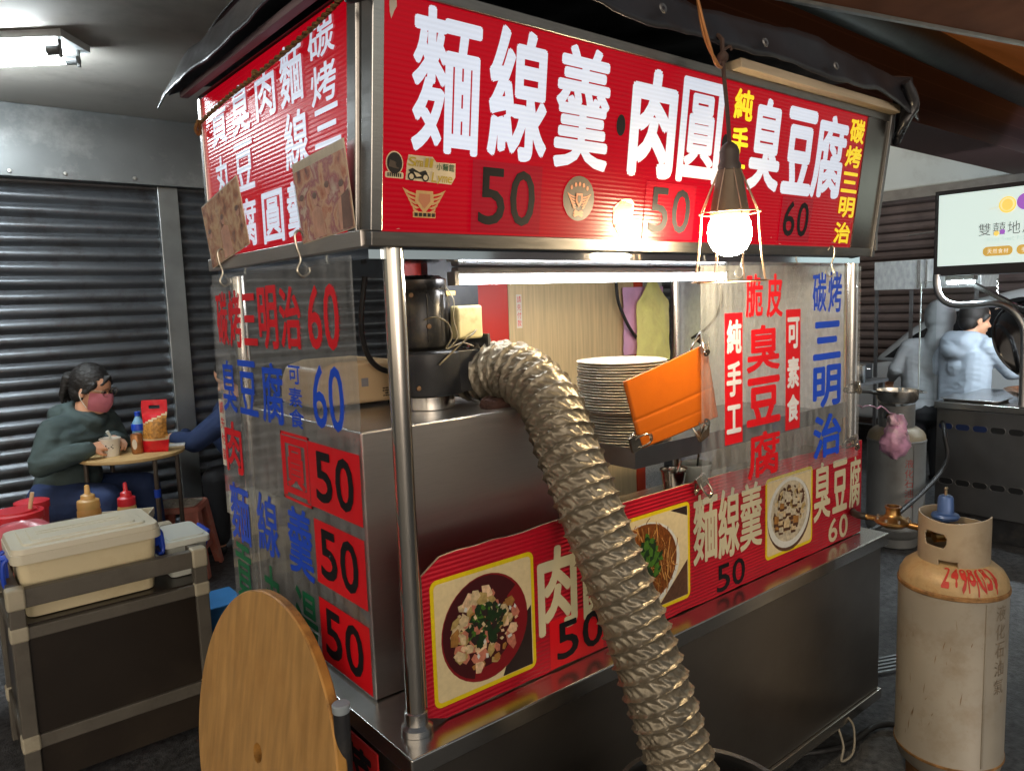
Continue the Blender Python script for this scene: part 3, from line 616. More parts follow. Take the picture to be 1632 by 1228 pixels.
# S-hooks
HOOKM = mat('hook_wire', (.5, .46, .38), .3, 1, .1)
def hook(loc, rz, label):
    b = MB(); P = cr([(0, .004, .055), (0, -.004, .066), (0, -.014, .058), (0, -.012, .034), (0, -.006, .012), (0, -.014, -.008), (0, -.004, -.020), (0, .010, -.012), (0, .010, -.002)], 7)
    m = Matrix.Rotation(rz, 3, 'Z'); b.tube([m @ p+Vector(loc) for p in P], .0024, n=8)
    return tag(b.build('s_hook', HOOKM), label, 'hook', 'wire hooks holding the menu sheets')
hook((-.008, .729, 1.512), R(-90), 'left of the two wire hooks above the left menu sheet')
hook((-.008, .291, 1.514), R(-90), 'right of the two wire hooks above the left menu sheet')
hook((1.456, .030, 1.492), 0, 'wire hook at the right end of the front sign, over the blue letters')
hook((1.016, .030, 1.492), 0, 'wire hook on the front menu sheet just behind the caged bulb')

# photographs taped to the side sign
PH1 = patchy('print_crowd', [C(120, 76, 80), C(220, 140, 112), C(246, 200, 166), C(196, 112, 124), C(250, 226, 206), C(150, 100, 98)], 26, .25, 3)
PH2 = patchy('print_crowd_dim', [C(110, 72, 58), C(206, 138, 100), C(244, 204, 160), C(176, 112, 90)], 34, .25, 9)
PB = mat('print_margin', C(230, 212, 184), .3); PSK = mat('print_faces', C(236, 176, 150), .3, 0, .2, 50); PDK = mat('print_dark', C(136, 98, 86), .3, 0, .3, 40)
def print_(label, y0, y1, z0, z1, tilt, m, margin, figs, x=-.008):
    t = thing('photo_print', label, 'photo', (x, (y0+y1)/2, z0))
    c = math.cos(tilt); s = math.sin(tilt)
    F = Frame((x, (y0+y1)/2, (z0+z1)/2), (0, -c, s), (-.06, s, c)); hw = (y0-y1)/2; hh = (z1-z0)/2
    b = MB()
    b.add([F.p(u, v, h) for h in (0, .0012) for u, v in ((-hw, -hh), (hw, -hh), (hw, hh), (-hw, hh))], [(3, 2, 1, 0), (4, 5, 6, 7), (0, 1, 5, 4), (1, 2, 6, 5), (2, 3, 7, 6), (3, 0, 4, 7)])
    b.build('paper', PB, t, sm=0, fix=False)
    b = MB(); rect(b, F, -hw*.98, hw*.98, -hh*.98, hh*(1-margin), .0016, 0); random.seed(figs)
    for k in range(figs):
        u = -hw*.75+1.5*hw*k/max(figs-1, 1); v = hh*random.uniform(-.15, .3)
        poly(b, F, [(u-hw*.24, -hh*.95), (u+hw*.24, -hh*.95), (u+hw*.2, v-hh*.2), (u, v-hh*.1), (u-hw*.2, v-hh*.2)], .0018+.0001*k, 1 if k % 2 else 0)
        ell(b, F, u, v+hh*.06, hw*.085, hh*.15, .0024, 1, 14); ell(b, F, u-hw*.01, v+hh*.15, hw*.088, hh*.08, .0027, 2, 14)
    if figs > 3: poly(b, F, [(hw*.62, -hh*.95), (hw*.97, -hh*.95), (hw*.97, -hh*.1), (hw*.7, -hh*.2)], .003, 2)
    b.build('picture', [m, PSK, PDK], t, sm=0, fix=False)
    b = MB(); rect(b, F, -hw, hw, -hh, hh, .0034); b.build('plastic_sleeve', clear('print_sleeve', haze=.10, gloss=.5, rough=.12), t, sm=0, fix=False)
print_('creased photo print with people tucked over the right corner of the side sign', .300, .088, 1.560, 1.708, R(3), PH1, .22, 4)
print_('creased photo print tucked over the left corner of the side sign', .826, .570, 1.556, 1.706, R(9), PH2, .04, 3, -.012)

# ================================================================ MENU BOARD ON THE LEDGE
mbd = thing('menu_board', 'long red fluted menu board with three dish photos standing on the ledge', 'menu board', (.9, .07, .651))
FB = Frame((0, .066, 0), (1, 0, 0), (0, 0, 1))
random.seed(11)
top = []; bot = []
for i in range(41):
    x = .078+(1.742-.078)*i/40; zt = .972-.018*max(0, (x-1.0)/.75)+.003*random.uniform(-1, 1)*(1 if x < .6 else .25); top.append(V(x, .066, zt)); bot.append(V(x, .066, .6515+random.uniform(0, .0035)))
top[0].z -= .030; top[1].z -= .006; bot[0].z += .016
b = MB(); o_ = bot+top[::-1]; b.add(o_, [tuple(range(len(o_)))]); b.add([v+V(0, .005, 0) for v in o_], [tuple(range(len(o_)-1, -1, -1))])
nn = len(o_); b.add([v for v in o_]+[v+V(0, .005, 0) for v in o_], [(i, nn+i, nn+(i+1) % nn, (i+1) % nn) for i in range(nn)], 1)
b.build('panel', [REDBD, mat('torn_paper', C(176, 160, 132), .8, 0, .3, 60)], mbd, sm=0, fix=False)
letters(mbd, 'cream_lettering', CREAMP, FB, [[('肉', .355, .467, .735, .922), ('圓', .485, .600, .735, .922)], [('麵', .871, .972, .757, .937), ('線', .975, 1.069, .745, .932), ('羹', 1.072, 1.175, .745, .928)], [('臭', 1.447, 1.545, .743, .922), ('豆', 1.557, 1.648, .748, .914), ('腐', 1.661, 1.733, .742, .908)], [('6', 1.535, 1.590, .660, .735), ('0', 1.600, 1.655, .660, .735)]], .001, {'麵': .04, '線': .05, '羹': .04, '肉': .07, '圓': .05, '豆': .07, '腐': .05, '6': .05, '0': .05})
b = MB(); rect(b, FB, .385, .545, .655, .762, .0008); pc = b.build('price_patch', REDV, mbd, sm=0, fix=False)
b = MB(); put(b, FB, '5', .404, .468, .668, .750, .0016, bold=.035); put(b, FB, '0', .480, .544, .668, .750, .0016, bold=.035); b.build('digits', BLACKP, pc, sm=0, fix=False)
b = MB(); put(b, FB, '5', .968, 1.026, .660, .732, .001, bold=.03); put(b, FB, '0', 1.036, 1.094, .660, .732, .001, bold=.03); b.build('black_lettering', BLACKP, mbd, sm=0, fix=False)
FCOL = [C(224, 204, 158), C(46, 34, 32), C(132, 22, 30), C(66, 14, 20), C(206, 182, 140), C(196, 120, 96), C(176, 150, 92), C(28, 52, 26), C(70, 112, 36), C(150, 84, 34), C(206, 150, 84), C(216, 216, 208), C(196, 184, 158), C(160, 112, 56), C(90, 60, 44), C(228, 200, 20), C(120, 66, 26), C(226, 190, 150)]
FM = [mat('food_%s' % n_, c, .4, 0, .06 if n_ in ('paper', 'shadow', 'yellow', 'china', 'bowl_red', 'bowl_deep') else .26, 110) for n_, c in zip(['paper', 'shadow', 'bowl_red', 'bowl_deep', 'cream', 'pink', 'ochre', 'herb_dark', 'herb', 'noodle', 'noodle_light', 'china', 'tofu', 'tofu_brown', 'crust', 'yellow', 'broth', 'blush'], FCOL)]
def photo(u0, u1, v0, v1, kind, seed):
    random.seed(seed); b = MB(); h = [.0008]
    def nh(): h[0] += .000012; return h[0]
    rrect(b, FB, u0, u1, v0, v1, .016, .0006, 15); rrect(b, FB, u0+.008, u1-.008, v0+.009, v1-.009, .010, .0008, 0)
    cu, cv = (u0+u1)/2, (v0+v1)/2; ru, rv = (u1-u0)/2, (v1-v0)/2
    def chunk(u, v, s, mi, n=6, asp=1.0):
        a0 = random.random()*6.3; rot = random.random()*3
        P = [(s*random.uniform(.75, 1.1)*math.cos(a0+6.283*k/n)*asp, s*random.uniform(.75, 1.1)*math.sin(a0+6.283*k/n)) for k in range(n)]
        c_, s_ = math.cos(rot), math.sin(rot)
        poly(b, FB, [(max(u0+.01, min(u1-.01, u+x*c_-y*s_)), max(v0+.01, min(v1-.01, v+x*s_+y*c_))) for x, y in P], nh(), mi)
    def disc(rm=1.0):
        a = random.random()*6.283; r = math.sqrt(random.random())*rm; return math.cos(a)*r, math.sin(a)*r
    if kind == 'meatball':
        poly(b, FB, [(cu+ru*.3, v0+.010), (u1-.010, v0+.010), (u1-.010, cv+rv*.1), (cu+ru*.6, cv-rv*.2)], nh(), 1)
        ell(b, FB, cu, cv, ru*.84, rv*.86, nh(), 2); ell(b, FB, cu-.002, cv+.002, ru*.80, rv*.82, nh(), 3); 
        poly(b, FB, [(cu+ru*.80*math.cos(a), cv+rv*.82*math.sin(a)) for a in [-1.9+2.6*k/16 for k in range(17)]]+[(cu+ru*.60*math.cos(a)-.004, cv+rv*.62*math.sin(a)-.002) for a in [.7-2.6*k/16 for k in range(17)]], nh(), 2)
        for k in range(90):
            x, y = disc(.62); chunk(cu+x*ru, cv+y*rv, random.uniform(.005, .016), random.choice([4, 5, 5, 6, 17, 13, 4]), 5, random.uniform(1, 1.8))
        for k in range(90):
            x, y = disc(.36); chunk(cu+x*ru, cv+y*rv*.9+rv*.06, random.uniform(.003, .009), random.choice([7, 7, 7, 1, 8]), 5, 1.6)
        for k in range(26):
            x, y = disc(.66); chunk(cu+x*ru, cv+y*rv, random.uniform(.002, .005), random.choice([4, 17, 11]), 4, 1.6)
    elif kind == 'noodle':
        poly(b, FB, [(u1-.075, v1-.010), (u1-.010, v1-.010), (u1-.010, v1-.035)], nh(), 1); poly(b, FB, [(u1-.12, v0+.010), (u1-.010, v0+.010), (u1-.010, v0+.10)], nh(), 14)
        ell(b, FB, cu-.02, cv-.004, ru*.86, rv*.86, nh(), 11); ell(b, FB, cu-.022, cv, ru*.80, rv*.80, nh(), 16)
        for k in range(230):
            x, y = disc(.74); a = random.uniform(-2.2, -.6); L_ = random.uniform(.02, .06); w_ = .0013; bend = random.uniform(-.012, .012)
            u, v = cu-.022+x*ru, cv+y*rv; pts = []
            for q in range(5):
                s_ = q/4-.5; pts.append((u+math.cos(a)*L_*s_-math.sin(a)*bend*(1-4*s_*s_), v+math.sin(a)*L_*s_+math.cos(a)*bend*(1-4*s_*s_)))
            pts = [(max(u0+.01, min(u1-.02, p[0])), max(v0+.012, min(v1-.012, p[1]))) for p in pts]
            n_ = (-math.sin(a)*w_, math.cos(a)*w_); poly(b, FB, [(p[0]+n_[0], p[1]+n_[1]) for p in pts]+[(p[0]-n_[0], p[1]-n_[1]) for p in pts[::-1]], nh(), random.choice([9, 9, 10, 16, 13]))
        for k in range(70):
            x, y = disc(.42); chunk(cu-.01+x*ru*.8, cv+.012+y*rv, random.uniform(.004, .011), random.choice([7, 8, 8, 7, 8]), 5, 1.7)
    else:
        ell(b, FB, cu, cv-.006, ru*.92, rv*.92, nh(), 14); ell(b, FB, cu-.002, cv, ru*.90, rv*.88, nh(), 11); ell(b, FB, cu, cv+.004, ru*.78, rv*.76, nh(), 12)
        for k in range(150):
            x, y = disc(.66); chunk(cu+x*ru, cv+.012+y*rv*.85, random.uniform(.003, .009), random.choice([6, 4, 14, 12, 14]), 5, 1.8)
        for k in range(26):
            x, y = disc(.62); s_ = random.uniform(.011, .017); u, v = cu+x*ru*.9-.01, cv-.004+y*rv*.8
            poly(b, FB, [(u-s_, v-s_), (u+s_*.8, v-s_*1.1), (u+s_, v+s_*.6), (u-s_*.8, v+s_)], nh(), 14); poly(b, FB, [(u-s_*.9, v-s_*.4), (u+s_*.85, v-s_*.6), (u+s_, v+s_*.6), (u-s_*.8, v+s_)], nh(), random.choice([12, 4, 13]))
    b.build('dish_photo', FM, mbd, sm=0, fix=False)
photo(.094, .346, .678, .927, 'meatball', 2); photo(.560, .858, .684, .930, 'noodle', 3); photo(1.192, 1.440, .690, .922, 'tofu', 4)

# ================================================================ BLOWER, DUCT, DRUM
bl_ = thing('exhaust_blower', 'black exhaust blower with exposed motor on the steel box', 'blower', (.34, .40, 1.196))
b = MB(); b.lathe([(0, 0), (.062, 0), (.062, .028), (.058, .033), (0, .033)], (.325, .40, 1.1965), n=36); b.build('inlet_ring', CHROME, bl_)
b = MB(); b.lathe([(0, .032), (.084, .032), (.086, .036), (.086, .128), (.080, .134), (0, .134)], (.325, .40, 1.1965), n=40); b.box((.33, .325, 1.232), (.434, .475, 1.328)); b.build('scroll_housing', BLACK, bl_, bevel=.003)
b = MB(); b.box((.434, .305, 1.205), (.441, .485, 1.362)); b.build('outlet_flange', mat('flange', (.09, .085, .08), .4, .8, .4, 20, rvar=.2), bl_, bevel=.001)
b = MB(); b.lathe([(0, .134), (.052, .134), (.062, .142), (.064, .15), (.064, .262), (.060, .270), (.062, .274), (.062, .292), (.045, .302), (0, .304)], (.315, .40, 1.1965), n=40)
for k in range(10):
    a = k*.628; b.box((.315+.060*math.cos(a)-.003, .40+.060*math.sin(a)-.003, 1.35), (.315+.068*math.cos(a)+.002, .40+.068*math.sin(a)+.002, 1.455))
mo = b.build('motor', mat('motor_black', (.035, .034, .034), .32, .5, .4, 22, rvar=.15, dirt=(.16, .13, .08), dscale=12, damt=.5), bl_, sm=30)
b = MB(); b.box((.352, .345, 1.452), (.376, .35, 1.462), 0); b.build('rating_plate', mat('rating_plate', C(176, 150, 96), .35, .6), mo)
b = MB(); b.box((.362, .318, 1.352), (.432, .352, 1.428)); b.build('capacitor_box', mat('capacitor_cream', C(206, 192, 142), .38, 0, .15, 18, dirt=C(120, 92, 50), dscale=22, damt=.5), bl_, bevel=.006, seg=3)
b = MB(); b.tube([(.28, .33, 1.40), (.30, .315, 1.405), (.325, .305, 1.39), (.33, .30, 1.36), (.32, .31, 1.335), (.345, .305, 1.342), (.37, .312, 1.345), (.40, .315, 1.335)], .0018, n=8, smooth=6); b.tube([(.345, .335, 1.47), (.352, .318, 1.44), (.345, .312, 1.40), (.350, .306, 1.36), (.33, .305, 1.34)], .0013, n=8, smooth=6)
b.tube([(.41, .316, 1.372), (.385, .300, 1.362), (.36, .305, 1.345), (.30, .31, 1.30)], .002, n=8, smooth=6); b.build('wiring', mat('wire_mix', C(120, 110, 86), .45, 0, .7, 40), bl_)
b = MB(); 
bm_ = mat('bolt_rust', C(120, 92, 64), .5, .5)
for x, y, z in ((.262, .352, 1.455), (.262, .338, 1.25), (.296, .338, 1.385)): b = MB(); b.lathe([(0, .004), (.005, .0035), (.006, 0)], (x, y, z), n=10, ax=(-.3, -1, 0)); b.build('bolt', bm_, bl_)
b = MB(); b.tube([(.44, .30, 1.21), (.40, .27, 1.203), (.50, .25, 1.203), (.55, .27, 1.205)], [.012, .016, .014, .010], n=10, smooth=6)
tag(b.build('rag', mat('dirty_rag', C(72, 48, 40), .9, 0, .4, 30, bump=.6, bs=60)), 'greasy brown rag lying beside the blower on the steel box', 'rag')

DUCT = mat('foil_duct', (.27, .235, .175), .38, .55, .22, 30, bump=.30, bs=60, rvar=.12, dirt=(.12, .095, .06), dscale=13, damt=.8)
P = cr([(.436, .395, 1.268), (.455, .335, 1.272), (.470, .255, 1.274), (.462, .140, 1.222), (.436, .047, 1.120), (.427, -.014, 1.026), (.432, -.060, .931), (.441, -.108, .826), (.448, -.156, .712), (.458, -.192, .607), (.461, -.219, .531), (.462, -.240, .455), (.463, -.25, .36)], 40)
Ls = [0]
for i in range(1, len(P)): Ls.append(Ls[-1]+(P[i]-P[i-1]).length)
def at_len(s):
    for i in range(1, len(P)):
        if Ls[i] >= s: k = (s-Ls[i-1])/max(Ls[i]-Ls[i-1], 1e-9); return P[i-1].lerp(P[i], k)
    return P[-1]
pitch = .0300; ring = 14; NR = int(Ls[-1]/pitch*ring); NS = 128; vs = []; x = None; random.seed(8)
for i in range(NR+1):
    s = Ls[-1]*i/NR; p = at_len(s); d = (at_len(min(s+.004, Ls[-1]))-at_len(max(s-.004, 0))).normalized()
    if x is None: x, y = basis(d)
    else: x = (x-d*x.dot(d)).normalized(); y = d.cross(x)
    for k in range(NS):
        a = 2*math.pi*k/NS; ph = (s/pitch-k/NS) % 1.0; e = min(ph, 1-ph)*2
        w0 = math.sin(math.pi*ph); e = min(ph, 1-ph)
        pl = (a/(2*math.pi)*17+ph*1.35+.55*noise.noise(V(math.cos(a)*3, math.sin(a)*3, s*22))+.37*math.floor(s/pitch-k/NS)) % 1.0; fold = abs(pl*2-1)**.8
        rr = .0655+.0050*math.exp(-(e/.075)**2)-.0052*w0**.7+.0062*w0*(fold-.5)
        q = noise.noise(V(a*3.2, s*40+a*9, 1.3)); q2 = noise.noise(V(math.cos(a)*9, math.sin(a)*9, s*30))
        q3 = noise.noise(V(a*5.5+s*150, s*34, 4.4)); rr += (.0010*q+.0007*q2+.0019*abs(q3))*min(1, (1-ph)*5)*min(1, .25+ph)+.002*noise.noise(V(math.cos(a)*2, math.sin(a)*2, s*6))
        vs.append(p+(x*math.cos(a)+y*math.sin(a))*rr)
b = MB(); b.add(vs, [(i*NS+k, i*NS+(k+1) % NS, (i+1)*NS+(k+1) % NS, (i+1)*NS+k) for i in range(NR) for k in range(NS)])
dt = thing('exhaust_duct', 'ribbed flexible foil duct curving from the blower down to the drum', 'duct', (.46, -.25, .36))
b.build('foil_sleeve', DUCT, dt, sm=70, fix=False)
b = MB(); b.lathe([(.068, 0), (.073, .001), (.073, .010), (.068, .011)], (.446, .365, 1.270), n=40, ax=(.25, -.95, .03)); b.box((.448, .335, 1.338), (.466, .355, 1.348)); b.build('hose_clamp', STEEL, dt)
dm = thing('metal_drum', 'black metal drum in front of the cart taking the duct end', 'drum', (.50, -.24, 0))
b = MB(); b.lathe([(0, .0), (.17, 0), (.172, .02), (.166, .03), (.166, .22), (.170, .225), (.166, .235), (.166, .445), (.175, .452), (.178, .46), (.174, .467), (.166, .464), (.160, .455), (.158, .05), (0, .04)], (.50, -.24, .002), n=56); b.build('drum_body', mat('drum_black', (.03, .03, .031), .3, .6, .3, 10, rvar=.12), dm)

# ================================================================ PLATES, ORANGE BOARD, CLIPS, BAGS, CUPS
PLATE = mat('white_melamine', C(226, 220, 204), .3, 0, .04, 20)
prof = [(0, .004), (.062, .004), (.07, .0055), (.112, .0135), (.1165, .0148), (.1175, .0142), (.116, .0125), (.072, .0025), (.066, 0), (.055, 0), (.054, .0015), (0, .0015)]
random.seed(21); p0 = None; NP = 31
for i in range(NP):
    z = 1.0425+.0072*i; dx_ = (.012 if i < 13 else -.004)+random.uniform(-.0022, .0022); dy_ = random.uniform(-.0022, .0022)
    if p0 is None:
        b = MB(); b.lathe(prof, (0, 0, 0), n=56); p0 = o = b.build('plate', PLATE)
    else:
        o = p0.copy(); col.objects.link(o)
    o.location = (.84+dx_, .262+dy_, z)
    tag(o, 'white plate inside the tall stack on the shelf tray, neither top nor bottom' if 0 < i < NP-1 else ('white plate on the very top of the tall stack' if i else 'white plate at the very bottom of the tall stack'), 'plate', 'stacked white plates')
ob = thing('orange_board', 'tilted orange plastic board clipped in front of the plates', 'board', (.79, .048, 1.09))
OR = mat('orange_plastic', C(188, 92, 8), .40, 0, .08, 5, bump=.06, bs=20, dirt=C(166, 78, 12), dscale=6, damt=.5)
b = MB(); A, B_, C_, D_ = V(.607, .050, 1.250), V(.905, .050, 1.316), V(.951, .050, 1.130), V(.661, .050, 1.092)
ns = 24; up = [A.lerp(B_, i/ns) for i in range(ns+1)]; dn = [D_.lerp(C_, i/ns) for i in range(ns+1)]; rows = 60; vs = []
for j in range(rows+1):
    for i in range(ns+1):
        p = up[i].lerp(dn[i], j/rows); t_ = j/rows
        cr1 = math.exp(-((t_-.58)/.018)**2)*.0013+math.exp(-((t_-.82)/.013)**2)*.0009*(i/ns < .8)
        vs.append(p+V(0, -.004*math.sin(i/ns*3.14)+cr1, 0))
b.add(vs, [(j*(ns+1)+i, j*(ns+1)+i+1, (j+1)*(ns+1)+i+1, (j+1)*(ns+1)+i) for j in range(rows) for i in range(ns)])
o = b.build('sheet', OR, ob, sm=60, fix=False); sd = o.modifiers.new('thick', 'SOLIDIFY'); sd.thickness = .003
CLIPM = mat('clip_steel', (.42, .37, .30), .24, 1, .2, 30, rvar=.1)
def clip(loc, ang, label):
    """bulldog clip: folded jaws, two looped levers"""
    t = thing('bulldog_clip', label, 'clip', loc, 'steel clips around the orange board and menu sheet')
    m = Matrix.Rotation(ang, 3, 'Y')
    def tr_(mb): mb.v = [m @ v+Vector(loc) for v in mb.v]; return mb
    b = MB(); b.prism([(-.018, -.010, .0), (-.018, -.003, .024), (-.018, .003, .024), (-.018, .010, .0), (-.018, .003, .016), (-.018, -.003, .016)], (.036, 0, 0)); tr_(b).build('jaw', CLIPM, t)
    for sg in (-1, 1):
        b = MB(); b.tube([(-.010, sg*.004, .012), (-.013, sg*.012, -.004), (-.010, sg*.019, -.019), (0, sg*.021, -.023), (.010, sg*.019, -.019), (.013, sg*.012, -.004), (.010, sg*.004, .012)], .0024, n=8, smooth=5); 
        b.lathe([(.005, -.0015), (.009, -.0015), (.009, .0015), (.005, .0015), (.005, -.0015)], (0, sg*.021, -.024), n=14, ax=(0, 1, .5)); tr_(b).build('lever', CLIPM, t)
clip((.878, .040, 1.318), R(25), 'steel bulldog clip at the top right corner of the orange board')
clip((.648, .046, 1.112), R(-110), 'steel bulldog clip at the lower left corner of the orange board')
clip((.862, .030, 1.110), R(160), 'steel bulldog clip below the orange board on the sheet edge')
clip((.868, .036, .972), R(-20), 'steel bulldog clip joining the menu board and the sheet corner')
clip((1.626, .030, 1.135), R(80), 'upper steel bulldog clip on the right edge of the front menu sheet')
clip((1.630, .036, .965), R(70), 'lower steel bulldog clip on the right edge of the front menu sheet')
def bag(name, label, cx, y, w_, z0, z1, m, group, neck=True):
    b = MB(); n_ = 26; mm = 14; vs = []
    for sd_ in (1, -1):
        for j in range(n_+1):
            t_ = j/n_; z = z0+(z1-z0)*t_
            ww = w_ if t_ < .72 else w_*max(.2, 1-((t_-.72)/.28)**.8*.85)
            if not neck: ww = w_
            for i in range(mm+1):
                s = i/mm*2-1; bulge = (1-s*s)*.012*math.sin(min(t_*1.1, 1)*math.pi)**.5 if 0 < t_ < .9 else .001
                q = noise.noise(V(s*3+cx*9, t_*7, sd_*2.0))*.006
                vs.append(V(cx+s*ww/2+.006*noise.noise(V(t_*6, s, 4)), y-sd_*(bulge+.001)+q*(1-s*s), z))
    k2 = (n_+1)*(mm+1); f = []
    for q in range(2): f += [(q*k2+j*(mm+1)+i, q*k2+j*(mm+1)+i+1, q*k2+(j+1)*(mm+1)+i+1, q*k2+(j+1)*(mm+1)+i) for j in range(n_) for i in range(mm)]
    b.add(vs, f); return tag(b.build(name, m, sm=50), label, 'plastic bag', group)
bag('plastic_bag', 'yellow plastic bag hanging from the cart rail above the plates', 1.588, .790, .185, 1.19, 1.50, mat('bag_yellow', C(250, 240, 150), .28, 0, .10, 16, bump=.9, bs=16), 'bags hanging at the back')
bag('plastic_bag', 'lilac plastic bag hanging behind the yellow bag', 1.572, .822, .225, 1.22, 1.47, mat('bag_lilac', C(226, 176, 214), .3, 0, .1, 14, bump=.4, bs=26), 'bags hanging at the back', False)
b = MB(); b.tube([(1.40, .80, 1.50), (1.41, .80, 1.42), (1.45, .79, 1.33), (1.52, .80, 1.27)], .006, n=8, smooth=8); tag(b.build('black_cable', BLACKR), 'black cable hanging left of the yellow bag', 'cable')
b = MB(); b.tube([(1.736, .60, 1.50), (1.732, .59, 1.40), (1.73, .64, 1.32), (1.728, .72, 1.27)], .005, n=8, smooth=8); tag(b.build('black_cable', BLACKR), 'black cable hanging right of the yellow bag against the side panel', 'cable')
cu = thing('steel_cup', 'small steel cup standing behind the menu board', 'cup', (.965, .20, .916))
b = MB(); b.lathe([(0, 0), (.028, 0), (.034, .05), (.037, .052), (.0372, .055), (.033, .053), (.027, .004), (0, .003)], (.965, .20, .916), n=32); b.build('cup_body', CHROME, cu)
b = MB(); b.tube([(.965, .20, .922), (.985, .19, .992)], .003, n=8); b.build('spoon', CHROME, cu)
tb = thing('plastic_tub', 'milky plastic tub with a spoon standing beside the steel cup', 'tub', (1.06, .20, .916))
b = MB(); b.lathe([(0, 0), (.036, 0), (.042, .05), (.045, .051), (.045, .056), (.040, .056), (.034, .004), (0, .003)], (1.06, .20, .916), n=32); b.build('tub_body', PLAS_W, tb)
b = MB(); b.tube([(1.06, .20, .925), (1.055, .185, 1.0)], .003, n=8); b.build('spoon', CHROME, tb)
ap = thing('beige_appliance', 'beige plastic box appliance with small print on the steel box', 'appliance', (.21, .62, 1.196))
b = MB(); b.prism([(.10, .52, 1.205), (.335, .52, 1.205), (.342, .52, 1.255), (.336, .52, 1.300), (.29, .52, 1.308), (.16, .52, 1.308), (.115, .52, 1.296), (.102, .52, 1.26)], (0, .2, 0)); ab = b.build('casing', mat('beige_case', C(222, 190, 146), .42, 0, .05, 4), ap, bevel=.012, seg=3)
F = Frame((0, .5195, 0), (1, 0, 0), (0, 0, 1)); b = MB(); random.seed(4)
for j in range(4):
    u = .272+random.random()*.01
    while u < .318: L_ = random.uniform(.003, .010); rect(b, F, u, u+L_, 1.218+.006*j, 1.221+.006*j, .001); u += L_+.002
b.build('small_print', BLACKP, ab, sm=0, fix=False)
b = MB(); rect(b, F, .218, .236, 1.246, 1.266, .001); b.build('badge', mat('badge_grey', C(150, 146, 150), .4), ab, sm=0, fix=False)
b = MB()
for x in (.13, .31):
    for y in (.54, .70): b.lathe([(0, 0), (.01, 0), (.01, .012)], (x, y, 1.196), n=12)
b.build('rubber_foot', BLACKR, ap)
b = MB(); b.tube([(.20, .44, 1.5), (.195, .46, 1.40), (.215, .48, 1.33), (.25, .49, 1.29), (.30, .49, 1.275), (.345, .50, 1.275), (.38, .52, 1.29)], .0065, n=10, smooth=8); tag(b.build('black_cable', BLACKR), 'black cable drooping in front of the beige appliance', 'cable')

# ================================================================ CAGED LAMP
lx, ly, lz = .792, -.098, 1.566
lamp = thing('caged_lamp', 'lit bare bulb in a wire cage hanging before the front sign', 'lamp', (lx, ly, lz))
b = MB(); b.lathe([(0, -.052), (.018, -.049), (.034, -.038), (.044, -.020), (.0465, 0), (.043, .02), (.036, .036)], (lx, ly, lz), n=32); b.build('bulb', emitm('bulb_glow', (1, .78, .48, 1), 230), lamp)
SHD = mat('lamp_cone', C(112, 96, 78), .45, .3, .15, 20, rvar=.1)
b = MB(); b.lathe([(.038, .034), (.041, .040), (.026, .128), (.020, .134)], (lx, ly, lz), n=28); b.build('cone', SHD, lamp)
b = MB(); b.lathe([(.024, .128), (.0245, .140), (.020, .148), (.021, .168), (.016, .180), (.006, .188), (0, .189)], (lx, ly, lz), n=24); b.build('socket_cap', mat('bakelite', C(70, 58, 52), .4, 0, .1), lamp)
WIRE = mat('cage_wire', (.55, .38, .25), .35, 1, .2, 40)
b = MB(); circ = lambda r, z, n_=40: [(lx+r*math.cos(6.2832*i/n_), ly+r*math.sin(6.2832*i/n_), lz+z) for i in range(n_+1)]
b.tube(circ(.064, .040), .0016, n=6); b.tube(circ(.080, -.106), .0016, n=6); b.tube(circ(.022, .134), .002, n=6)
for k in range(8):
    a = k*math.pi/4+.2; P_ = lambda r, z: V(lx+r*math.cos(a), ly+r*math.sin(a), lz+z)
    b.tube([P_(.022, .134), P_(.042, .09), P_(.064, .040), P_(.066, .0), P_(.072, -.06), P_(.080, -.106)], .0013, n=6)
b.build('wire_cage', WIRE, lamp)
b = MB(); hz = 1.965; hk = V(lx+.045, -.045, hz)
b.tube([(lx, ly, lz+.186), (lx+.002, ly+.006, lz+.25), (lx+.010, ly+.02, lz+.33), (lx+.02, ly+.03, lz+.37)], .0045, n=8, smooth=6)
b.ball((lx+.02, ly+.03, lz+.372), .013, n=10); b.tube([(lx+.02, ly+.03, lz+.372), (lx+.024, ly+.034, lz+.41), (lx+.03, ly+.05, lz+.425)], .005, n=6); b.tube([(lx+.02, ly+.03, lz+.385), (lx+.06, ly+.04, lz+.405), (lx+.068, ly+.042, lz+.398)], .003, n=6, smooth=4)
b.build('hanging_cord', mat('brown_cord', C(70, 50, 40), .7, 0, .2, 60), lamp)
b = MB()
for q in (0, .006):
    b.tube([(lx+.0, ly+.02, lz+.345), (lx-.035+q, ly+.01, lz+.348), (lx-.065, ly+.01+q, lz+.40), (lx-.11+q, ly+.02, lz+.52), (lx-.18, ly+.03+q, lz+.58), (lx-.30+q, ly+.02, lz+.66), (lx-.5, ly-.0, lz+.78)], .0032, n=8, smooth=8)
b.build('copper_flex', mat('copper_flex', C(190, 130, 78), .4, .4, .1), lamp)

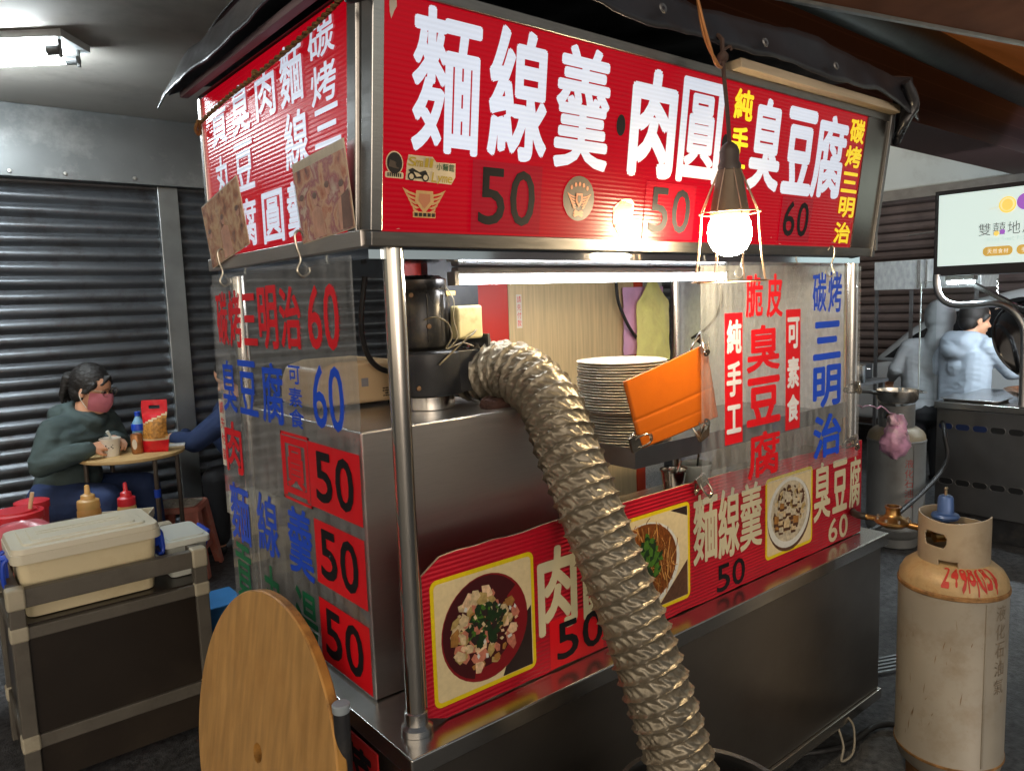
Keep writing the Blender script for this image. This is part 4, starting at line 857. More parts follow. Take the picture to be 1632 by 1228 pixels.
# ================================================================ TROLLEY AND WHAT STANDS ON IT
TY = 1.5; TX0, TX1 = -.445, .118; TB = 1.95
tro = thing('serving_trolley', 'dark panelled trolley with grey rails and pale corner joints at the left', 'trolley', (-.16, 1.72, 0))
RAILM = mat('grey_rail', C(98, 93, 84), .5, .1, .12, 8, dirt=C(70, 64, 56), dscale=6, damt=.5)
JOINT = mat('joint_plastic', C(176, 168, 146), .5, 0, .1, 12, dirt=C(120, 110, 90), dscale=8, damt=.5)
for x in (TX0, TX1-.042):
    for y in (TY, TB-.04):
        b = MB(); b.box((x, y, .0), (x+.042, y+.04, .59)); b.build('upright', RAILM, tro, bevel=.004)
for z0, z1 in ((.585, .642), (.487, .525), (.145, .188)):
    for y in (TY+.003, TB-.036):
        b = MB(); b.box((TX0+.042, y, z0), (TX1-.042, y+.034, z1)); b.build('rail', RAILM, tro, bevel=.004)
    for x in (TX0+.003, TX1-.039):
        b = MB(); b.box((x, TY+.04, z0), (x+.034, TB-.04, z1)); b.build('rail', RAILM, tro, bevel=.004)
    for x in (TX0-.004, TX1-.046):
        for y in (TY-.004, TB-.044):
            b = MB(); b.box((x, y, z0-.002), (x+.05, y+.048, z1+.006)); b.build('corner_joint', JOINT, tro, bevel=.008, seg=3)
PANB = mat('dark_panel', C(44, 37, 31), .32, 0, .2, 3, dirt=C(62, 54, 44), dscale=2.2, damt=.5)
b = MB(); b.box((TX0+.042, TY+.014, .189), (TX1-.042, TY+.020, .486)); b.box((TX0+.042, TY+.014, .03), (TX1-.042, TY+.020, .144)); b.box((TX0+.012, TY+.04, .03), (TX0+.018, TB-.04, .486)); b.box((TX1-.018, TY+.04, .03), (TX1-.012, TB-.04, .486)); b.build('side_panels', PANB, tro)
b = MB(); b.box((TX0+.02, TY+.021, .515), (TX1-.02, TB-.02, .530)); b.build('shelf', PANB, tro)
# cream food box
fb = thing('storage_box', 'long cream plastic food box with ribbed lid and blue clips on the trolley', 'storage box', (-.2, 1.68, .531))
def rbox(mb, x0, x1, y0, y1, z0, z1, r, tp_=0, n=6, mi=0):
    vs = []
    for z, ins in ((z0, tp_), (z1, 0)):
        for cx, cy, a0 in ((x1-r-ins, y1-r-ins, 0), (x0+r+ins, y1-r-ins, 90), (x0+r+ins, y0+r+ins, 180), (x1-r-ins, y0+r+ins, 270)):
            for i in range(n+1):
                a = R(a0+90*i/n); vs.append(V(cx+r*math.cos(a), cy+r*math.sin(a), z))
    m = 4*(n+1)
    mb.add(vs, [tuple(range(m-1, -1, -1)), tuple(range(m, 2*m))]+[(i, (i+1) % m, m+(i+1) % m, m+i) for i in range(m)], mi)
b = MB(); rbox(b, -.408, -.018, 1.545, 1.80, .532, .712, .03, .014); b.build('box_body', PLAS_CREAM, fb, bevel=.004)
b = MB(); rbox(b, -.424, -.004, 1.532, 1.815, .706, .735, .034); rbox(b, -.418, -.010, 1.538, 1.809, .735, .752, .034, -.004)
rbox(b, -.385, -.045, 1.57, 1.776, .752, .758, .024, -.004); rbox(b, -.36, -.07, 1.59, 1.756, .758, .7615, .018, -.003); b.box((-.34, 1.655, .7615), (-.10, 1.662, .764)); b.box((-.34, 1.685, .7615), (-.10, 1.692, .764))
b.build('lid', mat('lid_plastic', C(220, 214, 192), .35, 0, .05, 5, dirt=C(196, 184, 150), dscale=5, damt=.4), fb, bevel=.004)
for x, s in ((-.425, -1), (-.008, 1)):
    b = MB(); b.tube([(x, 1.60, .715), (x+s*.014, 1.60, .70), (x+s*.016, 1.60, .64), (x+s*.004, 1.605, .63), (x+s*.004, 1.70, .63), (x+s*.016, 1.705, .64), (x+s*.014, 1.705, .70), (x, 1.705, .715)], .007, n=8, smooth=4); b.box((min(x, x+s*.016), 1.625, .652), (max(x, x+s*.016), 1.68, .71)); b.build('clip_handle', PLAS_BLUE, fb, bevel=.002)
sb = thing('small_box', 'small milky lidded box with blue clips at the right end of the trolley', 'storage box', (.08, 1.72, .531))
b = MB(); rbox(b, .022, .155, 1.60, 1.82, .532, .640, .02, .008); b.build('box_body', PLAS_W, sb, bevel=.003)
b = MB(); rbox(b, .012, .165, 1.59, 1.83, .640, .662, .022); rbox(b, .03, .148, 1.61, 1.81, .662, .667, .018, -.003); b.build('lid', PLAS_W, sb, bevel=.003)
for x, r_ in ((.012, -1), (.165, 1)):
    b = MB(); b.box((x-.006, 1.64, .61), (x+.006, 1.76, .668), rot=Matrix.Rotation(R(18*r_), 3, 'Y')); b.build('clip_handle', PLAS_BLUE, sb, bevel=.003)
# condiment table behind
ct = thing('condiment_table', 'low folding side table behind the trolley holding sauces', 'table', (-.22, 2.15, 0))
b = MB(); rbox(b, -.62, .06, 1.99, 2.36, .60, .625, .03); b.build('tabletop', mat('table_grey', C(120, 112, 100), .5), ct, bevel=.004)
for x in (-.58, .02):
    for y in (2.03, 2.32):
        b = MB(); b.tube([(x, y, 0), (x, y, .6)], .012, n=10); b.build('leg', DSTEEL, ct)
def bottle(x, y, z, label, r, h, mb_, mc, tip):
    t = thing('squeeze_bottle', label, 'sauce bottle', (x, y, z))
    b = MB(); b.lathe([(0, 0), (r, 0), (r*1.03, .01), (r*1.0, h*.9), (r*.92, h), (0, h)], (x, y, z), n=28); b.build('bottle_body', mb_, t)
    b = MB(); b.lathe([(r*.94, h), (r*.97, h+.005), (r*.94, h+.030), (r*.62, h+.036), (r*.58, h+.050), (r*.26, h+.056), (r*.2, h+.085), (r*.14, h+.088), (0, h+.088)], (x, y, z), n=24); b.build('cap', mc, t); return t
bottle(-.128, 2.05, .6255, 'amber squeeze bottle with amber cap, larger of the two sauce bottles', .040, .100, mat('amber_sauce', C(200, 152, 84), .4, 0, .06, 6), mat('amber_cap', C(210, 170, 104), .4), 0)
bottle(-.004, 2.03, .6255, 'small sauce bottle with a red nozzle cap', .033, .090, mat('pale_sauce', C(212, 176, 112), .4, 0, .06, 6), PLAS_RED, 0)
rb = thing('red_tub', 'round red lidded tub with a spoon handle sticking out', 'tub', (-.345, 2.17, .6255))
b = MB(); b.lathe([(0, 0), (.075, 0), (.083, .085), (0, .085)], (-.345, 2.17, .6255), n=40); b.build('tub_body', mat('amber_clear', C(190, 96, 40), .3), rb)
b = MB(); b.lathe([(.083, .078), (.090, .080), (.090, .106), (.078, .110), (.070, .104), (.066, .114), (.03, .116), (0, .116)], (-.345, 2.17, .6255), n=40); b.build('lid', PLAS_RED, rb)
b = MB(); b.tube([(-.305, 2.15, .72), (-.29, 2.14, .80)], .007, n=10); b.build('spoon', mat('clear_spoon', C(216, 190, 150), .2), rb)
rb2 = thing('red_tub', 'second red tub half hidden behind the spoon tub', 'tub', (-.28, 2.29, .6255))
b = MB(); b.lathe([(0, 0), (.05, 0), (.055, .085), (.060, .086), (.060, .112), (.05, .116), (0, .116)], (-.28, 2.29, .6255), n=32); b.build('tub_body', PLAS_RED, rb2)
pb = thing('chili_bag', 'pink plastic bag of chili sauce with foil neck lying behind the cream box', 'bag', (-.33, 1.99, .626))
b = MB(); vs = []
b.ball((-.345, 1.965, .684), (.115, .060, .058), n=28, rot=Matrix.Rotation(R(-22), 3, 'Z'))
for v in b.v: v += V(0, 0, .010*noise.noise(v*28))
b.build('bag_body', mat('pink_bag', C(210, 106, 116), .25, 0, .2, 9, dirt=C(168, 44, 38), dscale=6, damt=.6), pb)
b = MB(); b.tube([(-.245, 1.965, .668), (-.225, 1.958, .685), (-.195, 1.95, .70), (-.175, 1.945, .69)], [.018, .012, .022, .028], n=14)
for v in b.v: v += V(.006*noise.noise(v*90), .006*noise.noise(v*80+V(3, 1, 2)), .006*noise.noise(v*85+V(9, 4, 1)))
b.build('foil_neck', mat('foil', (.7, .74, .78), .2, 1, .2, 60), pb, sm=0)
ty = thing('white_tray', 'narrow white plastic tray behind the sauce bottles', 'tray', (-.05, 2.16, .626))
b = MB(); rot = Matrix.Rotation(R(-24), 3, 'Z'); m_ = V(-.055, 2.14, .66)
rbox(b, -.13, .13, -.05, .05, 0, .006, .015); 
for a, c_, d_, e in ((-.13, .13, .044, .05), (-.13, .13, -.05, -.044)): b.box((a, d_-.0, .006), (c_, e, .034))
for a, c_ in ((-.13, -.124), (.124, .13)): b.box((a, -.044, .006), (c_, .044, .034))
b.v = [rot @ v+V(-.02, 2.16, .626) for v in b.v]; b.build('tray_body', mat('tray_white', C(206, 198, 178), .4), ty, bevel=.002)
b = MB(); b.box((.14, 1.86, .0), (.36, 2.06, .29)); tag(b.build('blue_crate', mat('crate_blue', C(66, 140, 206), .45, 0, .1, 6), bevel=.006), 'bright blue box on the floor behind the wooden disc', 'box')
# leaning wooden table top
dsk = thing('wooden_disc', 'round plywood table top with a centre hole leaning on the cart', 'table top', (-.10, .40, .0))
cc = V(-.13, .395, .535); ex = V(0.05, -1, 0).normalized(); ez = V(.16, 0, 1).normalized(); nn_ = ex.cross(ez).normalized(); rd, rh, th = .325, .020, .022
b = MB(); n_ = 96; vs = []
for h, r_ in ((0, rh), (0, rd-.003), (-.003, rd), (-th+.003, rd), (-th, rd-.003), (-th, rh)):
    for k in range(n_):
        a = 2*math.pi*k/n_; vs.append(cc+(ex*math.cos(a)+ez*math.sin(a))*r_-nn_*h*-1)
fs = [(i*n_+k, i*n_+(k+1) % n_, ((i+1) % 6)*n_+(k+1) % n_, ((i+1) % 6)*n_+k) for i in range(6) for k in range(n_)]
b.add(vs, fs); b.m = [(0 if f < n_ else 1) for f in range(len(fs))]; DISC = b.build('tabletop', [PLY, PLYE], dsk, sm=30)
pp = thing('black_pipe', 'stubby black pipe with a grey cap standing beside the wooden disc', 'pipe', (-.075, .106, 0))
b = MB(); b.tube([(-.075, .106, 0), (-.075, .106, .735)], .0145, n=24); b.build('pipe_body', BLACK, pp)
b = MB(); b.lathe([(.0148, -.01), (.016, -.008), (.016, .004), (.014, .006), (0, .006)], (-.075, .106, .735), n=24); b.build('cap', mat('cap_grey', C(150, 160, 166), .45), pp)
# stools
def stool(x, y, h, rz, label):
    t = thing('plastic_stool', label, 'stool', (x, y, 0), 'red plastic stools at the eating table')
    SR = mat('stool_red', C(204, 120, 102), .5, 0, .12, 7, dirt=C(196, 172, 150), dscale=5, damt=.75); SG = mat('stool_seat', C(206, 200, 186), .55, 0, .15, 30, dirt=C(140, 134, 120), dscale=16, damt=.6)
    m = Matrix.Rotation(rz, 3, 'Z')
    def fin(b): b.v = [m @ v+V(x, y, 0) for v in b.v]; return b
    b = MB(); rbox(b, -.125, .125, -.115, .115, h-.03, h, .035, -.006)
    fin(b).build('seat', SR, t, bevel=.004)
    b = MB(); rbox(b, -.105, .105, -.095, .095, h, h+.003, .028)
    for i in range(-4, 5):
        if i % 2 == 0: b.box((-.09, i*.02-.003, h+.003), (.09, i*.02+.003, h+.006))
        b.box((i*.021-.003, -.08, h+.003), (i*.021+.003, .08, h+.0055))
    fin(b).build('seat_pad', SG, t)
    for sx in (-1, 1):
        for sy in (-1, 1):
            b = MB(); c0 = V(sx*.102, sy*.092, h-.02); c1 = V(sx*.150, sy*.138, 0)
            def cs(c, w_): return [c+V(sx*.02, sy*.02, 0), c+V(-sx*w_, sy*.02, 0), c+V(-sx*w_, sy*.004, 0), c+V(sx*.004, sy*.004, 0), c+V(sx*.004, -sy*w_, 0), c+V(sx*.02, -sy*w_, 0)]
            a_, d_ = cs(c0, .055), cs(c1, .028); b.add(a_+d_, [(0, 1, 2, 3), (0, 3, 4, 5), (6, 9, 8, 7), (6, 11, 10, 9)]+[(i, (i+1) % 6, 6+(i+1) % 6, 6+i) for i in range(6)])
            fin(b).build('leg', SR, t, bevel=.002)
    for sx in (-1, 1):
        b = MB(); b.box((sx*.13-.004, -.115, .13), (sx*.13+.004, .115, .158)); fin(b).build('brace', SR, t)
    return t
stool(.50, 3.25, .39, R(-32), 'empty red plastic stool with a worn grey seat in front of the shutter post')
stool(1.06, 3.54, .33, R(-25), 'red plastic stool under the person in navy')
stool(-.085, 3.34, .44, R(20), 'red plastic stool under the woman in the hoodie')
# eating table
tbx, tby, tbz = .245, 3.06, .745
et = thing('eating_table', 'small round folding table with bent tube legs and a worn wooden top', 'table', (tbx, tby, 0))
b = MB(); b.lathe([(0, -.018), (.243, -.018), (.247, -.014), (.247, -.002), (.244, 0), (0, 0)], (tbx, tby, tbz), n=64); b.build('tabletop', mat('table_wood', C(196, 164, 112), .5, 0, .12, 6, dirt=C(150, 116, 70), dscale=9, damt=.5), et)
for s in (-1, 1):
    a_ = V(.777, -.63, 0); c_ = V(.63, .777, 0); o_ = V(tbx, tby, 0)
    b = MB(); b.tube([o_+a_*.17*s+c_*.12+V(0, 0, tbz-.02), o_+a_*.17*s+c_*.12+V(0, 0, .30), o_+a_*.15*s+c_*.10+V(0, 0, .18), o_-a_*.05*s+c_*.10+V(0, 0, .14), o_-a_*.16*s+c_*.10+V(0, 0, .02)], .011, n=10, smooth=6)
    b.tube([o_+a_*.17*s-c_*.12+V(0, 0, tbz-.02), o_+a_*.17*s-c_*.12+V(0, 0, .01)], .011, n=10); b.build('leg_frame', mat('tube_brown', C(92, 82, 74), .45, .5), et)
b = MB()
for s in (-1, 1): b.tube([o_+a_*.17*s-c_*.12+V(0, 0, .535), o_+a_*.17*s-c_*.12+V(0, 0, .575)], .016, n=12)
b.build('blue_sleeve', PLAS_BLUE, et)
ZT = tbz+.0005
def at_t(r_, d_): return V(tbx, tby, 0)+V(.777, -.63, 0)*r_+V(-.63, -.777, 0)*d_
p = at_t(-.055, .09); pc_ = thing('paper_cup', 'white paper soup cup with a plastic spoon on the eating table', 'cup', (p.x, p.y, ZT))
b = MB(); b.lathe([(0, 0), (.036, 0), (.046, .082), (.049, .083), (.049, .088), (.045, .087), (.036, .01), (0, .008)], (p.x, p.y, ZT), n=36); cb_ = b.build('cup_body', mat('cup_white', C(220, 216, 204), .5), pc_)
b = MB(); random.seed(2)
for k in range(7):
    a = R(205+random.uniform(0, 70)); z = ZT+random.uniform(.02, .06); r_ = .0366+.122*(z-ZT)
    F = Frame((p.x+r_*math.cos(a), p.y+r_*math.sin(a), z), (-math.sin(a), math.cos(a), 0), (0, 0, 1)); ell(b, F, 0, 0, random.uniform(.002, .005), random.uniform(.002, .006), .0012, 0, 8)
b.build('printed_marks', mat('cup_print', C(60, 60, 66), .5), cb_, sm=0, fix=False)
b = MB(); b.tube([p+V(0, 0, ZT+.03), p+V(.0, -.01, ZT+.10), p+V(-.012, -.012, ZT+.125)], [.005, .006, .008], n=8); b.build('spoon', PLAS_W, pc_)
p = at_t(.035, -.02); wb = thing('water_bottle', 'small blue-capped water bottle on the eating table', 'bottle', (p.x, p.y, ZT))
b = MB(); b.lathe([(0, 0), (.030, 0), (.032, .01), (.030, .05), (.032, .06), (.030, .10), (.032, .11), (.030, .14), (.012, .175), (.012, .18), (0, .18)], (p.x, p.y, ZT), n=28); b.build('bottle_body', mat('water_blue', C(120, 168, 200), .12, 0, .2, 30), wb)
b = MB(); b.lathe([(.0313, .105), (.0335, .107), (.0335, .138), (.0313, .14)], (p.x, p.y, ZT), n=28); b.build('label_band', PLAS_BLUE, wb)
b = MB(); b.lathe([(.014, .178), (.0145, .198), (.012, .2), (0, .2)], (p.x, p.y, ZT), n=18); b.build('cap', PLAS_BLUE, wb)
p = at_t(.058, .055); cn = thing('drink_can', 'brown drink can with a pale panel on the eating table', 'can', (p.x, p.y, ZT))
b = MB(); b.lathe([(0, 0), (.024, 0), (.027, .006), (.027, .092), (.023, .1), (.022, .098), (0, .097)], (p.x, p.y, ZT), n=28); cbd = b.build('can_body', mat('can_brown', C(160, 108, 66), .3, .5, .2, 50), cn)
F = Frame(p+V(-.018, -.0208, ZT+.05), (.777, -.63, 0), (0, 0, 1)); b = MB(); ell(b, F, .003, 0, .012, .026, .001, 0); b.build('pale_panel', mat('can_panel', C(206, 196, 178), .35), cbd, sm=0, fix=False)
p = at_t(.135, .03); sg = thing('snack_bag', 'tall red snack bag with a clear window on the eating table', 'snack bag', (p.x, p.y, ZT))
ax, ay = V(.82, -.57, 0), V(-.57, -.82, 0)
b = MB(); n1, n2 = 30, 14; vs = []
for sd_ in (1, -1):
    for j in range(n1+1):
        t_ = j/n1; ww = .062+.004*math.sin(t_*9); bul = .034*math.sin(min(1, t_*1.35)*math.pi)**.7 if t_ < .74 else .0012
        for i in range(n2+1):
            s = i/n2*2-1; q = noise.noise(V(s*4, t_*9, sd_*3))*.004
            vs.append(p+ax*(s*ww*(1-.05*t_)+.014*t_)+ay*(sd_*(bul*(1-s*s)+.001)+q*(1-abs(s)))+V(0, 0, ZT+.012*(1-t_)*0+.262*t_))
k2 = (n1+1)*(n2+1); f = []; mi_ = []
for q in range(2):
    for j in range(n1):
        for i in range(n2):
            t_, s = (j+.5)/n1, (i+.5)/n2*2-1
            if .84 < t_ < .90 and abs(s) < .42: continue
            f.append((q*k2+j*(n2+1)+i, q*k2+j*(n2+1)+i+1, q*k2+(j+1)*(n2+1)+i+1, q*k2+(j+1)*(n2+1)+i)); mi_.append(1 if .27+.02*s*s < t_ < .62+.10*s*1.0 else (2 if .24 < t_ < .66+.1*s else 0))
b.add(vs, f); b.m = mi_; b.build('bag_body', [mat('bag_red', C(206, 26, 40), .3, 0, .12, 30, bump=.2, bs=40), mat('snack_window', C(176, 122, 52), .35, 0, .5, 70, bump=.6, bs=90), mat('bag_gold', C(206, 186, 150), .3)], sg, sm=60)
p = at_t(.165, -.12); b = MB(); b.box((p.x-.05, p.y-.03, ZT), (p.x+.05, p.y+.035, ZT+.009), rot=Matrix.Rotation(R(-20), 3, 'Z')); tag(b.build('white_dish', mat('dish_white', C(196, 196, 192), .4), bevel=.003), 'flat white carton at the right edge of the eating table', 'carton')

# ================================================================ PEOPLE
def fuse(mb, name, m, parent, voxel=.006, smooth=5):
    """overlapping tapered volumes grown into one continuous skin"""
    o = mb.build(name, m, parent, sm=0)
    r = o.modifiers.new('r', 'REMESH'); r.mode = 'VOXEL'; r.voxel_size = voxel; r.use_smooth_shade = True
    s = o.modifiers.new('s', 'SMOOTH'); s.factor = .5; s.iterations = smooth
    dg = bpy.context.evaluated_depsgraph_get(); dg.update()
    me = bpy.data.meshes.new_from_object(o.evaluated_get(dg)); o.modifiers.clear(); o.data = me
    me.polygons.foreach_set('use_smooth', [True]*len(me.polygons)); me.update(); return o
def hand(mb, wr, d, nrm, side, k=.9, curl=.9):
    """palm and five bent fingers; d along the hand, nrm out of the back of the hand"""
    d = Vector(d).normalized(); nrm = Vector(nrm); nrm = (nrm-d*nrm.dot(d)).normalized(); s = d.cross(nrm)*side; wr = Vector(wr)
    for q in (-.022, 0, .022): mb.cap(wr+s*q*.5*k, .017*k, wr+d*.07*k+s*q*k, .013*k, n=10)
    for i, (q, L_) in enumerate(((-.028, .058), (-.010, .070), (.009, .066), (.027, .050))):
        a = wr+d*.075*k+s*q*k; c1 = curl*(.8+.1*i); d1 = d*math.cos(c1*.5)-nrm*math.sin(c1*.5); d2 = d*math.cos(c1*1.3)-nrm*math.sin(c1*1.3); d3 = d*math.cos(c1*2)-nrm*math.sin(c1*2)
        b1 = a+d1*L_*.5*k; b2 = b1+d2*L_*.35*k; b3 = b2+d3*L_*.3*k
        mb.cap(a, .0088*k, b1, .0082*k, n=8); mb.cap(b1, .0082*k, b2, .0076*k, n=8); mb.cap(b2, .0076*k, b3, .0066*k, n=8)
    a = wr+d*.022*k-s*.026*k; b1 = a+(d*.7-s*.55-nrm*.3).normalized()*.036*k; b2 = b1+(d*.9+s*.1-nrm*.5).normalized()*.03*k
    mb.cap(a, .0115*k, b1, .0098*k, n=8); mb.cap(b1, .0098*k, b2, .008*k, n=8)
def head(mb, hair, c, f, l, u, k=1.0, ears=True, nose=True):
    rot = Matrix((f, l, u)).transposed(); H = lambda a, b_, z: c+(f*a+l*b_+u*z)*k
    mb.ball(H(-.008, 0, .030), (.094*k, .075*k, .090*k), n=24, rot=rot); mb.ball(H(.022, 0, -.034), (.066*k, .060*k, .082*k), n=24, rot=rot); mb.ball(H(.055, 0, -.092), (.032*k, .032*k, .026*k), n=16, rot=rot)
    for s in (-1, 1): mb.ball(H(.058, s*.034, -.028), (.028*k, .024*k, .026*k), n=12, rot=rot)
    if nose: mb.cap(H(.080, 0, .004), .008*k, H(.100, 0, -.028), .0125*k, n=10); mb.ball(H(.082, 0, -.062), (.012*k, .022*k, .008*k), n=10, rot=rot)
    if ears:
        for s in (-1, 1): mb.ball(H(-.004, s*.076, -.012), (.017*k, .008*k, .027*k), n=12, rot=rot)
    if hair is not None:
        hair.ball(H(-.022, 0, .040), (.098*k, .083*k, .096*k), n=28, rot=rot); hair.ball(H(-.045, 0, -.02), (.066*k, .074*k, .07*k), n=20, rot=rot)
        for s in (-1, 1): hair.cap(H(.045, s*.066, .04), .016*k, H(.018, s*.078, -.005), .009*k, n=8)
    return H
UP = V(0, 0, 1)
# woman at the table
f = V(.60, -.80, 0).normalized(); l = UP.cross(f).normalized(); sh = V(-.035, .045, 0)
wo = thing('person', 'seated woman in a dark green hoodie and pink face mask eating at the table', 'person', (-.07, 3.3, .44))
HD = mat('hoodie_green', C(62, 76, 76), .85, 0, .12, 10, bump=.25, bs=26); JN = mat('jeans_blue', C(34, 52, 92), .8, 0, .2, 14, bump=.2, bs=60)
WS = V(.035, -.028, 0); hip = V(-.075, 3.31, .52)+WS; chest = V(-.025, 3.28, .80)+WS; nk = V(.045, 3.245, .945)+WS; hc = V(.085, 3.225, 1.065)+WS
hf = (f*.93+V(0, 0, -.30)+V(.20, 0, 0)).normalized(); hl = UP.cross(hf).normalized(); hu = hf.cross(hl)
skin_ = MB(); hair = MB(); H = head(skin_, hair, hc, hf, hl, hu, .98)
skin_.cap(nk-V(0, 0, .03), .054, hc+hu*-.05-hf*.02, .050); skin_.cap(hip+V(0, 0, .05), .09, chest, .09); skin_.cap(chest, .09, nk-V(0, 0, .06), .065)
sR = nk-l*.165+V(-.03, 0, -.055); sL = nk+l*.165+V(-.02, 0, -.055); eR = V(-.150, 3.065, .735); eL = V(.235, 3.27, .76); wR = V(.045, 2.985, .800); wL = V(.185, 3.145, .812)
for a, e, w_ in ((sR, eR, wR), (sL, eL, wL)): skin_.cap(a, .048, e, .036); skin_.cap(e, .036, w_, .025)
hand(skin_, wR, V(.85, .30, .02), V(.2, -.6, .8), -1); hand(skin_, wL, V(.25, -.95, -.02), V(.5, .2, .8), 1)
kR = V(.10, 2.96, .55); kL = V(.30, 3.10, .55); fR = V(.10, 2.92, .06); fL = V(.33, 3.05, .06)
for a, k_, f_ in ((hip-l*.085, kR, fR), (hip+l*.085, kL, fL)): skin_.cap(a, .075, k_, .052); skin_.cap(k_, .05, f_+V(0, 0, .02), .034)
fuse(skin_, 'body', SKIN, wo, .0045, 3)
c_ = MB(); c_.cap(hip+V(0, 0, .03), .140, chest-V(0, 0, .06), .132); c_.cap(chest-V(0, 0, .06), .132, chest+V(.01, 0, .05), .122); c_.cap(sR+l*.03, .070, sL-l*.03, .070); c_.cap(sR+l*.05-V(0, 0, .06), .10, sL-l*.05-V(0, 0, .06), .10); c_.cap(chest+V(0, 0, .03), .13, nk-V(0, 0, .055), .085)
c_.ball(hip+f*.08+V(0, 0, .12), (.13, .13, .12), n=20)
for a, e, w_ in ((sR, eR, wR), (sL, eL, wL)):
    c_.cap(a, .062, e, .056); c_.cap(e, .055, e.lerp(w_, .8), .050); c_.cap(e.lerp(w_, .80), .040, e.lerp(w_, .96), .040)
for i in range(10):
    a = 2*math.pi*i/10; r0 = V(math.cos(a), math.sin(a), 0); q = nk+(f*r0.x*.070+l*r0.y*.080)+V(0, 0, -.004-.040*r0.x); a2 = a+.63; r1 = V(math.cos(a2), math.sin(a2), 0); q2 = nk+(f*r1.x*.070+l*r1.y*.080)+V(0, 0, -.004-.040*r1.x); c_.cap(q, .031, q2, .031, n=10)
c_.cap(nk-f*.10+l*.05+V(0, 0, .0), .060, nk-f*.10-l*.05+V(0, 0, .0), .060); c_.cap(nk-f*.12+V(0, 0, -.03), .06, nk-f*.12+V(0, 0, -.10), .03)
ho = fuse(c_, 'hoodie', HD, wo, .0085, 4)
for v in ho.data.vertices:
    q = V(v.co.x*9, v.co.y*9, v.co.z*26); v.co += v.normal*(.006*noise.noise(q)+.003*noise.noise(q*2.2))
c_ = MB()
for a, k_, f_ in ((hip-l*.09, kR, fR), (hip+l*.09, kL, fL)): c_.cap(a, .105, k_, .075); c_.cap(k_, .074, f_+V(0, 0, .05), .058)
c_.cap(hip-l*.06, .125, hip+l*.06, .125); fuse(c_, 'jeans', JN, wo, .009, 4)
c_ = MB()
for q in (fR, fL): c_.cap(q+V(0, 0, -.038), .036, q+f*.14+V(0, 0, -.032), .026); 
fuse(c_, 'shoes', BLACKR, wo, .006, 2)
hair.cap(H(-.105, 0, .050), .024, H(-.135, 0, .030), .030)
for q in (-.014, 0, .014): hair.cap(H(-.135, q, .025), .026, H(-.142+abs(q)*.3, q*1.6, -.055), .018); hair.cap(H(-.142, q*1.6, -.055), .017, H(-.128, q*2, -.105), .005)
for k in range(7):
    for s in (-1, 1): hair.cap(H(.078-.012*k, s*.012*k, .088-.006*k), .010, H(.068-.011*k, s*(.035+.0072*k), .045-.009*k), .008, n=8)
hw = fuse(hair, 'hair', HAIRM, wo, .0042, 2)
for v in hw.data.vertices: v.co += v.normal*.0022*noise.noise(V(v.co.x*60, v.co.y*60, v.co.z*150))
c_ = MB(); c_.tube([H(-.098, .022, .06), H(-.106, 0, .075), H(-.098, -.022, .06), H(-.092, 0, .038), H(-.098, .022, .06)], .008, n=8, smooth=4); c_.build('scrunchie', mat('scrunchie', C(60, 44, 64), .8), wo)
c_ = MB(); ro = Matrix((hf, hl, hu)).transposed(); vs = []; n1, n2 = 10, 20
for j in range(n1+1):
    for i in range(n2+1):
        a = R(-78+156*i/n2); z = .004-.105*j/n1; q = 1-((j/n1-.42)/.62)**2*.24
        vs.append(H(.012+.096*q*math.cos(a)*(1+.09*math.exp(-(a/.5)**2)), .071*q*math.sin(a), z-.012*(1-math.cos(a))*(1 if j < 5 else -1)*.6+.002*(j % 3)))
c_.add(vs, [(j*(n2+1)+i, j*(n2+1)+i+1, (j+1)*(n2+1)+i+1, (j+1)*(n2+1)+i) for j in range(n1) for i in range(n2)]); mk = c_.build('face_mask', mat('mask_pink', C(188, 108, 120), .8, 0, .06, 20), wo, sm=60)
c_ = MB()
for s in (-1, 1): c_.tube([H(.028, s*.068, -.012), H(.004, s*.080, .002), H(-.012, s*.082, -.018)], .002, n=6, smooth=4); c_.tube([H(.028, s*.067, -.082), H(.004, s*.080, -.05), H(-.012, s*.082, -.022)], .0022, n=6, smooth=4)
c_.build('ear_loop', WHITEP, mk)
c_ = MB()
for s in (-1, 1):
    c_.tube([H(.101-.006*abs(math.cos(a)), s*.034+.025*math.cos(a), .012+.021*math.sin(a)) for a in [6.2832*i/20 for i in range(21)]], .0017, n=6); c_.tube([H(.094, s*.058, .018), H(.05, s*.076, .016), H(-.005, s*.079, .006)], .0015, n=6)
c_.tube([H(.102, -.010, .016), H(.105, 0, .019), H(.102, .010, .016)], .0015, n=6); c_.build('glasses', mat('glasses_metal', (.30, .22, .14), .3, 1), wo)
em_ = mat('eye_dark', C(36, 26, 24), .3)
for s in (-1, 1): c_ = MB(); c_.ball(H(.083, s*.033, .010), (.010, .014, .007), n=12, rot=ro); c_.build('eye', em_, wo)
